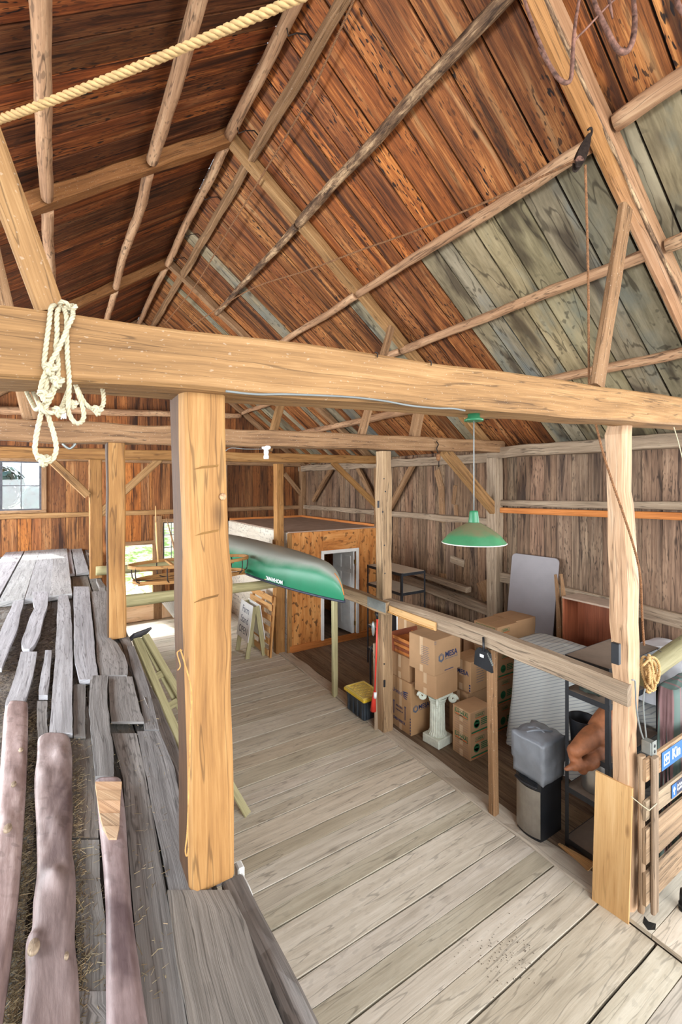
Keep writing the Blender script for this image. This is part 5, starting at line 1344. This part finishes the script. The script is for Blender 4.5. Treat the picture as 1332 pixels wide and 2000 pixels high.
p = thing('wall_sign', 'small navy sign with an upward arrow on the second gate slat', 'sign', (sx1 + .2, GY - .01, .865))
part('sign_panel', 'signnavy', p, lambda m: m.prism([(0, 0), (.6, 0), (.6, .11), (0, .11)], S2, .004, .001))
S2b = S2 @ Matrix.Translation(V((0, 0, .0042)))
part('arrow_field', 'signblue', p, lambda m: quad(m, S2b, .0, .0, .088, .11))
part('arrow', 'white', p, lambda m: m.prism([(.037, .022), (.051, .022), (.051, .062), (.066, .05), (.066, .068), (.044, .09), (.022, .068), (.022, .05), (.037, .062)], S2b @ Matrix.Translation(V((0, 0, .0008))), .0006))
def zig(m):
    for k in range(5):
        x = .1 + k * .03
        for a, b in (((x, .055), (x + .017, .085)), ((x, .055), (x + .017, .028))):
            v = V((b[0] - a[0], b[1] - a[1], 0)).normalized() * .0035; m.prism([(a[0] + v.y, a[1] - v.x), (b[0] + v.y, b[1] - v.x), (b[0] - v.y, b[1] + v.x), (a[0] - v.y, a[1] + v.x)], S2b, .0006)
            a2, b2 = (2 * x + .034 - a[0], a[1]), (2 * x + .034 - b[0], b[1]); m.prism([(a2[0] + v.y, a2[1] + v.x), (a2[0] - v.y, a2[1] - v.x), (b2[0] - v.y, b2[1] - v.x), (b2[0] + v.y, b2[1] + v.x)], S2b, .0006)
part('lettering', 'white', p, zig)
eo = at(1266, 1458, Y=1.74)
p = thing('outlet_box', 'galvanised electrical outlet box with two cables on the pale post', 'outlet', eo)
part('box', 'galv', p, lambda m: m.box(eo, (.075, .075, .105), .006))
part('cover_plate', 'galv', p, lambda m: m.box(eo + V((.008, -.041, 0)), (.075, .004, .12), .001))
for dz in (.022, -.022): part('socket', 'blackpl', p, lambda m: m.lathe([(.014, 0), (.014, .002), (.008, .003)], (0, 0, 0), 14) or setattr(m, 'v', [tuple(eo + V((.01 + a, -.0435 - c, dz + b))) for a, b, c in m.v]))
part('cable', 'cable', p, lambda m: m.tube(spline([at(a, b, Y=1.745) for a, b in ((1256, 1442), (1250, 1422), (1243, 1385), (1241, 1345), (1240, 1330), (1234, 1328))]), .006, 8))
part('cable', 'cable', p, lambda m: m.tube(spline([at(a, b, Y=1.745) for a, b in ((1262, 1440), (1260, 1420), (1257, 1390), (1257, 1360), (1260, 1345))]), .006, 8))
one('pipe_end', 'black ribbed hose end on the floor at the right picture edge', 'hose', 'blackpl', lambda m: m.lathe([(.04, 0), (.045, .0), (.045, .02), (.038, .024), (.044, .03), (.044, .05), (.037, .054), (.037, .11), (.033, .16), (.02, .17)], at(1338, 1778, Z=.04), 20))
# patch boards on the right wall behind the lamp
G_PB = 'short patch boards nailed to the right wall'
for px0, py0, px1, py1, wd, lab in ((853, 918, 862, 955, .16, 'tilted reddish one above'), (862, 950, 864, 1020, .16, 'long one under the tilted reddish one'), (889, 948, 885, 985, .1, 'thin leaning one left of the lamp cord'), (890, 986, 892, 1020, .1, 'thin one below the thin leaning one'), (942, 1135, 956, 1172, .3, 'lowest one beside the wall post'), (864, 1120, 865, 1135, .2, 'tiny one above the low girt')):
    a, b = at(px0, py0, X=6.465), at(px1, py1, X=6.465)
    timber('patch_board', 'patch board on the right wall, ' + lab, 'board', 'beam2', a, b, wd, .02, G_PB, up=X_, rough=.004)
timber('patch_board', 'patch board on the right wall, short horizontal piece below the lamp', 'board', 'grey', at(880, 1091, X=6.46), at(907, 1101, X=6.46), .02, .14, G_PB, rough=.004)
timber('plank', 'pale loose plank lying along the low girt on the right wall', 'plank', 'grey', at(915, 1152, X=6.3), at(800, 1115, X=6.34), .14, .1, None, rough=.004)

# ------------------------------------------------------------------ plywood room
p = thing('plywood_room', 'plywood storage room with white-trimmed doorway in the far right bay', 'room', (5.2, 10.4, 0))
RX0, RX1, RY0, RY1, RZ = 4.05, 6.36, 8.47, 12.32, 2.5
dx0, dx1, dzt = 4.87, 5.73, 2.0
part('front_wall', 'ply', p, lambda m: (m.box(((RX0 + dx0) / 2, RY0, RZ / 2), (dx0 - RX0, .05, RZ), .002), m.box(((RX1 + dx1) / 2, RY0, RZ / 2), (RX1 - dx1, .05, RZ), .002), m.box(((dx0 + dx1) / 2, RY0, (RZ + dzt) / 2), (dx1 - dx0, .049, RZ - dzt), .002)))
part('side_wall', 'plylit', p, lambda m: m.box((RX0, (RY0 + RY1) / 2 + .02, RZ / 2), (.05, RY1 - RY0, RZ), .002), 'plywood side wall with its light painted in')
part('back_wall', 'ply', p, lambda m: m.box(((RX0 + RX1) / 2, RY1, RZ / 2), (RX1 - RX0, .04, RZ), .002))
part('end_wall', 'ply', p, lambda m: m.box((RX1, (RY0 + RY1) / 2, RZ / 2), (.04, RY1 - RY0, RZ), .002))
part('roof_panel', 'dusty', p, lambda m: m.box(((RX0 + RX1) / 2, (RY0 + RY1) / 2, RZ + .012), (RX1 - RX0, RY1 - RY0, .024), .002), 'dusty flat top')
part('edge_strip', 'orangeboard', p, lambda m: (m.box(((RX0 + RX1) / 2, RY1 - .02, RZ + .05), (RX1 - RX0, .03, .06), .002), m.box((RX1 - .02, (RY0 + RY1) / 2, RZ + .05), (.03, RY1 - RY0, .06), .002)))
part('corner_post', 'post', p, lambda m: m.box((RX0 - .0, RY0 - .03, RZ / 2), (.1, .03, RZ), .003))
part('baseboard', 'orangeboard', p, lambda m: m.box(((RX0 + RX1) / 2, RY0 - .035, .07), (RX1 - RX0, .025, .14), .003))
def trim(m):
    for x in (dx0 - .03, dx1 + .03): m.box((x, RY0 - .035, (dzt + .07) / 2 + .06), (.075, .03, dzt - .05), .006)
    m.box(((dx0 + dx1) / 2, RY0 - .036, dzt + .035), (dx1 - dx0 + .135, .03, .075), .006)
part('door_trim', 'whitepaint', p, trim)
def leaf6(m):
    a = math.radians(85); dd = V((-math.cos(a), math.sin(a), 0)); nn = V((-math.sin(a), -math.cos(a), 0)); o = V((dx1 - .02, RY0 + .03, .1))
    def pb(u, z, su, sz, t, off): m.box(o + dd * u + Z_ * z + nn * off, (su, t, sz), .006, Matrix.Rotation(math.atan2(dd.y, dd.x), 3, 'Z'))
    pb(.4, .95, .8, 1.9, .035, 0)
    for u in (.22, .58):
        for z, s in ((.48, .62), (1.12, .5), (1.62, .3)): pb(u, z, .24, s, .012, .02)
dl = part('door_leaf', 'whitepaint', p, leaf6, 'white six panel door ajar')
for z in (.35, 1.75): part('hinge', 'brass', dl, lambda m: m.box((dx1 - .012, RY0 - .002, z), (.03, .05, .1), .003))
part('inner_floor', 'baybf', p, lambda m: m.box(((RX0 + RX1) / 2, (RY0 + RY1) / 2, .02), (RX1 - RX0 - .1, RY1 - RY0 - .1, .03), .001))
# ------------------------------------------------------------------ poles across the passage, canoe, frame
G_X = 'poles laid across the passage'
one('cross_pole', 'mossy pole across the passage carrying the canoe, nearer one', 'pole', 'greenwood', lambda m: (setattr(m, 'col', (.8, .78, .72)), m.log(at(214, 1178, Y=6.45), at(600, 1131, Y=6.45), .085, .06, .015, .05)), G_X)
one('cross_pole', 'pole across the passage behind the wooden boat frame, farther one', 'pole', 'greenwood', lambda m: (setattr(m, 'col', (.8, .78, .72)), m.log((.5, 8.3, 2.1), (3.95, 8.3, 2.06), .075, .06, .015, .05)), G_X)
A0, A1 = V((3.075, 4.8, 2.03)), V((2.72, 9.5, 2.12))
CL = (A1 - A0).length
p = thing('canoe', 'green canoe lying upside down on the cross poles', 'canoe', (2.9, 6.6, 2.0))
cd = (A1 - A0).normalized(); cn = V((cd.y, -cd.x, 0)).normalized()
def hull_pt(s, th, inset=0.0):
    e = 1 - abs(2 * s - 1); wid = .45 * (1 - (1 - min(1, e * 1.02)) ** 2.4) ** .9
    s2 = min(s, 1 - s) * CL
    hk = .40 * (1 - max(0, 1 - s2 / .62) ** 2.1) ** .5 if s2 < .62 else .40
    hk = hk * (1 - .06 * math.sin(math.pi * s)); sheer = .055 * (abs(2 * s - 1)) ** 2.6
    c, sn = math.cos(th), math.sin(th)
    ex = .62
    return A0.lerp(A1, s) + cn * ((wid - inset) * math.copysign(abs(c) ** ex, c)) + Z_ * ((hk - inset) * max(0, sn) ** .72 + .05 - sheer)
SS = [i / 60 for i in range(61)]
SS = [0.0005, .004, .01, .018, .028, .04, .055, .072] + [.09 + .82 * i / 40 for i in range(41)] + [.928, .945, .96, .972, .982, .99, .996, .9995]
part('hull', 'green', p, lambda m: m.ringloft([[hull_pt(s, math.pi * j / 28) for j in range(29)] for s in SS], closed=False, sm=True))
part('hull_lining', 'gunwale', p, lambda m: m.ringloft([[hull_pt(s, math.pi * (28 - j) / 28, .012) for j in range(29)] for s in SS[3:-3]], closed=False, sm=True))
for th in (0, math.pi): part('gunwale', 'gunwale', p, lambda m: m.tube([hull_pt(s, th) + Z_ * -.012 for s in SS], .017, 8))
for s in (.3, .68): part('thwart', 'pine', p, lambda m: m.beam(hull_pt(s, 0) + Z_ * .01, hull_pt(s, math.pi) + Z_ * .01, .06, .02, rough=0))
def cl(m):
    o = hull_pt(.245, math.pi) + Z_ * .052 - cn * .004; d2 = (hull_pt(.2, math.pi) - hull_pt(.29, math.pi)).normalized()
    n2 = Z_.cross(d2); n2 = n2 if n2.dot(cn) < 0 else -n2
    m4 = mat4(o + n2 * .014, -d2, -Z_ , n2)
    text(m, 'MOHAWK', .075, m4, True, 1.1)
part('lettering', 'white', p, cl)
part('scuffed_strip', 'orangeboard', p, lambda m: m.tube([hull_pt(s, math.pi / 2) + Z_ * .001 for s in (.002, .006, .012, .02, .03, .045)], .007, 6))
# wooden boat frame beside it
p = thing('boat_frame', 'skeletal wooden boat frame resting on the cross poles left of the canoe', 'frame', (1.7, 6.6, 2.1))
fc = V((1.62, 6.62, 0)); fx, fy = .84, .34
def el(t, z, k=1.0, w=.0): return fc + V((fx * k * math.copysign(abs(math.cos(t)) ** .9, math.cos(t)), fy * k * math.sin(t), z))
for z, k in ((2.40, 1.0), (2.19, .93)):
    def ring(m):
        n = 40; rr = []
        for i in range(n + 1):
            t = 2 * math.pi * i / n; a = el(t, z, k); o = V((math.cos(t), math.sin(t), 0)) * .008
            rr.append([a - o - Z_ * .022, a + o - Z_ * .022, a + o + Z_ * .022, a - o + Z_ * .022])
        m.ringloft(rr, caps=False)
    part('frame_rail', 'post', p, ring)
part('frame_rail', 'post', p, lambda m: m.beam(el(2.5, 2.3, .97), el(.6, 2.3, .97), .02, .035, rough=0))
for i in range(9):
    t = -2.7 + i * .68
    part('rib', 'darkiron', p, lambda m: m.tube(spline([el(t, 2.40), el(t, 2.28, 1.0), el(t, 2.19, .93), el(t, 2.16, .5), fc + V((0, 0, 2.155))]), .008, 6))
for y in (-.16, 0, .16): part('slat', 'post', p, lambda m: m.beam(fc + V((-.74, y, 2.17)), fc + V((.74, y, 2.17)), .06, .015, rough=0))
part('crossbar', 'post', p, lambda m: m.beam(fc + V((.45, -.3, 2.40)), fc + V((.45, .3, 2.40)), .05, .025, rough=0))
part('crossbar', 'post', p, lambda m: m.beam(fc + V((-.3, -.3, 2.40)), fc + V((-.3, .3, 2.40)), .05, .025, rough=0))
part('upright_pole', 'pine', p, lambda m: (m.tube([at(309, 1098, Y=6.6), at(306, 1060, Y=6.6), at(304.5, 1020, Y=6.6)], .011, 8), m.tube([at(304.5, 1020, Y=6.6), at(304, 988, Y=6.6)], .006, 6)))
part('upright_pole', 'beam2', p, lambda m: (m.tube([at(345, 1090, Y=6.7), at(338, 1062, Y=6.7), at(334, 1045, Y=6.7)], .013, 8), m.tube([at(334, 1045, Y=6.7), at(325, 1012, Y=6.7)], .008, 6)))
# ------------------------------------------------------------------ wooden stepladder leaning on the loft
p = thing('stepladder', 'folded greenish wooden stepladder leaning against the loft edge', 'ladder', at(485, 1595, Z=0))
L0, L1 = at(483, 1592, Z=0), at(284, 1240, Z=1.72)
ld = (L1 - L0).normalized(); lsid = ld.cross(Z_).normalized(); lsid = lsid if lsid.y < 0 else -lsid
lw = .30
nf = ld.cross(lsid).normalized()
nf = nf if nf.z > 0 else -nf
# near rail runs from the floor to the top; the frame opens away behind it
for k, (wid0, wid1) in enumerate(((.0, .0), (.40, .13))):
    part('side_rail', 'greenwood', p, lambda m: m.beam(L0 + lsid * wid0 + nf * .01, L1 + lsid * wid1, .09, .024, rough=.001, ch=.003, up=nf))
for t in (.14, .3, .46, .62, .78):
    w_ = .40 + (.13 - .40) * t
    part('step', 'greenwood', p, lambda m: m.beam(L0 + (L1 - L0) * t - nf * .03, L0 + (L1 - L0) * t + lsid * w_ - nf * .03, .08, .02, rough=.001, ch=.003, up=nf))
for wid0, wid1 in ((.03, .02), (.36, .12)):
    part('rear_leg', 'greenwood', p, lambda m: m.beam(L0 + ld * .18 + lsid * wid0 - nf * .1, L1 + lsid * wid1 - nf * .05, .06, .022, rough=.001, ch=.003, up=nf))
part('top_step', 'greypaint', p, lambda m: m.beam(L1 + ld * .03 - lsid * .05, L1 + ld * .03 + lsid * .2, .17, .03, rough=0, up=ld), 'dark worn top step')
part('brace_rod', 'darkiron', p, lambda m: m.tube([L0 + (L1 - L0) * .5 - nf * .02, L0 + (L1 - L0) * .56 - nf * .14], .006, 6))
# ------------------------------------------------------------------ farm stand sign, pallet, table
p = thing('sandwich_board', 'white hand-lettered sandwich board standing on the plank floor', 'sign', (3.36, 8.95, 0))
sb0, sb1 = 8.62, 9.2; tilt = .15
def sp(y, h, face): return V(((3.2 + tilt * h) if face == 0 else (3.56 - tilt * h), y, h))
for fa in (0, 1):
    for y in (sb0, sb1):
        part('leg', 'greenwood', p, lambda m: m.beam(sp(y, 0, fa), sp(y, 1.03, fa), .09, .03, up=Y_, rough=.001, ch=.003, ))
    def panel(m):
        n = V((-1, 0, tilt)).normalized() if fa == 0 else V((1, 0, tilt)).normalized()
        q = [sp(sb0 - .05, .33, fa), sp(sb1 + .05, .33, fa), sp(sb1 + .05, 1.05, fa), sp(sb0 - .05, 1.05, fa)]
        m.ringloft([[a + n * .048 for a in q], [a + n * .060 for a in q]])
    part('panel', 'whitepaint', p, panel)
nrm = V((-1, 0, tilt)).normalized(); upv = V((tilt, 0, 1)).normalized()
for i, (s, z, sz) in enumerate((('Farm', .9, .2), ('Stand', .7, .2), ('OPEN', .49, .2))):
    part('lettering', 'greyink', p, lambda m: text(m, s, sz, mat4(sp((sb0 + sb1) / 2, z, 0) + nrm * .061, -Y_, upv, nrm), False, .95))
p = thing('pallet', 'wooden pallet standing upright behind the white sandwich board', 'pallet', (3.68, 9.05, 0))
def pp(y, h, off=0.0): return V((3.62 + .08 * h + off, y, h))
for y in (8.46, 9.02, 9.58): part('stringer', 'pine', p, lambda m: (setattr(m, 'col', (.86, .72, .6)), m.beam(pp(y, 0), pp(y, 1.22), .09, .04, up=X_, rough=.003, ch=.003)))
for i, h in enumerate((.1, .33, .56, .79, 1.0, 1.17)):
    part('deck_board', 'pine', p, lambda m: (setattr(m, 'col', (.98, .86, .74) if i % 2 else (1.05, .98, .92)), m.beam(pp(8.44, h, -.055), pp(9.62, h, -.055), .018, .13, rough=.002, ch=.003)))
p = thing('work_table', 'small grey plywood table behind the white sandwich board', 'table', (2.75, 10.1, 0))
part('tabletop', 'dusty', p, lambda m: m.box((2.75, 10.1, 1.1), (.6, .9, .03), .003, rz(-4)))
part('apron', 'lam', p, lambda m: m.box((2.74, 9.72, .72), (.5, .02, .62), .003, rz(-4)))
for x, y in ((2.5, 9.7), (3.0, 9.7), (2.5, 10.5), (3.0, 10.5)): part('leg', 'darkiron', p, lambda m: m.beam((x, y, 0), (x, y, 1.09), .035, .035, rough=0, up=Y_))
one('white_panel', 'bright white ribbed panel leaning near the half door', 'panel', 'whitepaint', lambda m: [m.beam(at(313 + 4 * i, 1172 - .6 * i, Y=11.6), at(340 + 3 * i, 1206 - .6 * i + i * 1.5, Y=11.4 - .02 * i), .05, .012, rough=0) for i in range(9)])
# white cable and power strip at the loft side
one('cable', 'white cable hanging down the loft side beside the massive front post', 'cable', 'cablew', lambda m: m.tube(spline([at(a, b, X=.66) for a, b in ((462, 1690), (474, 1712), (486, 1735), (494, 1762), (497, 1800))] + [V((.66, 1.62, 1.3))]), .006, 8))
one('power_strip', 'white socket strip on the loft side below the massive front post', 'outlet', 'cablew', lambda m: m.box(at(468, 1715, X=.66) + V((0, .0, -.05)), (.03, .05, .22), .006))
one('socket_box', 'white box peeping out below the loft edge timber', 'outlet', 'cablew', lambda m: m.box(at(509, 1840, X=.665) + V((0, 0, -.02)), (.04, .05, .08), .006))
one('string', 'thin white string hanging from the right end of the front tie beam', 'string', 'rope', lambda m: m.tube([at(1316, 834, Y=1.62), at(1324, 860, Y=1.62), at(1334, 900, Y=1.62), at(1350, 960, Y=1.62)], .0035, 6))

# ------------------------------------------------------------------ outside and light
m = MB(); m.col = (1, 1, 1)
rings = []
for i in range(14):
    y = 12.75 + i * 1.6; z = -.25 + max(0, (y - 13.3)) * .24 if y < 22 else 1.84 + (y - 22) * .05
    rings.append([V((x, y, z + .12 * nz(x * .5, y * .5))) for x in range(-34, 36, 2)])
m.ringloft(rings, closed=False, caps=False)
g = m.obj('ground', 'grass'); g['kind'] = 'structure'
def crown(m, c, r, n):
    for i in range(n):
        d = V((R.gauss(0, 1), R.gauss(0, 1), R.gauss(0, 1))).normalized()
        p = V(c) + V((d.x * r[0], d.y * r[1], d.z * r[2])) * R.uniform(.55, 1.0); s = R.uniform(.12, .26)
        a = d.orthogonal().normalized(); b = d.cross(a); th = R.uniform(0, 6.28)
        u = (a * math.cos(th) + b * math.sin(th)) * s; w = (b * math.cos(th) - a * math.sin(th)) * s * .5
        m.col = vary((1, 1, 1), .25, .1); k = len(m.v)
        m.v.extend([tuple(p - u), tuple(p + w), tuple(p + u), tuple(p - w)]); m.addf((k, k + 1, k + 2, k + 3), [(0, 0)] * 4)
for lab, x, y, r, h in (('pale green tree outside at the left of the window over the loft', -2.55, 26, (1.25, 1.0, 1.25), 2.75), ('pale green bush outside at the right of the window over the loft', -.75, 25, (.8, .8, .8), 2.2)):
    p = thing('tree', lab, 'tree', (x, y, 1.6), 'trees outside the far window')
    part('trunk', 'pole', p, lambda m: m.log((x, y, 1.5), (x, y, 1.6 + h * .7), .14, .06))
    part('crown', 'tree', p, lambda m: crown(m, (x, y, .6 + h), r, 900))
W = bpy.data.worlds.new('day_sky'); SC.world = W; W.use_nodes = True
bg = W.node_tree.nodes['Background']; bg.inputs[0].default_value = (.80, .90, 1.0, 1); bg.inputs[1].default_value = 1.0
def lamp(kind, name, loc, e, col=(1, 1, 1), **k):
    l = bpy.data.lights.new(name, kind); l.energy = e; l.color = col
    o = bpy.data.objects.new(name, l); COL.objects.link(o); o.location = loc
    for a, b in k.items():
        if a == 'rot': o.rotation_euler = b
        elif a == 'dirn': o.rotation_euler = V(b).to_track_quat('-Z', 'Y').to_euler()
        else: setattr(l, a, b)
    return o
def area_lamp(name, loc, d, sx, sy, e, col=(1, 1, 1)):
    o = lamp('AREA', name, loc, e, col, shape='RECTANGLE', size=sx, size_y=sy, dirn=d)
    return o
lamp('SUN', 'sun', (0, 20, 20), 5.0, (1, .93, .82), dirn=(.32, -1, -1.25), angle=.01)
area_lamp('added_rear_fill', (2.0, -8.5, 4.4), (0, 1, -.08), 12, 7, 1500, (1, .99, .98))  # unseen area lamp added behind the camera; no door is built there
area_lamp('added_right_fill', (9.5, -.5, 2.2), (-1, .4, .1), 5, 4, 220, (.97, .98, 1))  # fill lamp added out of view at the right, without any door
area_lamp('added_left_fill', (-5.0, 1.0, 3.2), (1, .25, 0), 4.5, 2.6, 150, (.74, .89, 1))  # cool fill lamp added beyond the open left side of the loft
for a, b, c, d in LH: area_lamp('added_left_wall_fill', (XL - .15, (a + b) / 2, (c + d) / 2), (1, 0, -.02), b - a, d - c, 170 if b < 8 else 330, (.92, .96, 1))  # lamps added outside the invented left wall openings
area_lamp('far_doorway_daylight', (1.9, YF + 1.5, 3.6), (.05, -1, -1.1), 2.2, 1.4, 420)
area_lamp('far_window_daylight', (-1.1, YF + 1.3, 5.6), (0, -1, -1.1), 2.0, 1.2, 260)
SC.view_settings.view_transform = 'Standard'; SC.view_settings.look = 'None'; SC.view_settings.gamma = 1; SC.view_settings.exposure = 0.6
try: SC.view_settings.use_curve_mapping = False
except Exception: pass
SC.cycles.use_denoising = True; SC.cycles.max_bounces = 10; SC.cycles.diffuse_bounces = 6
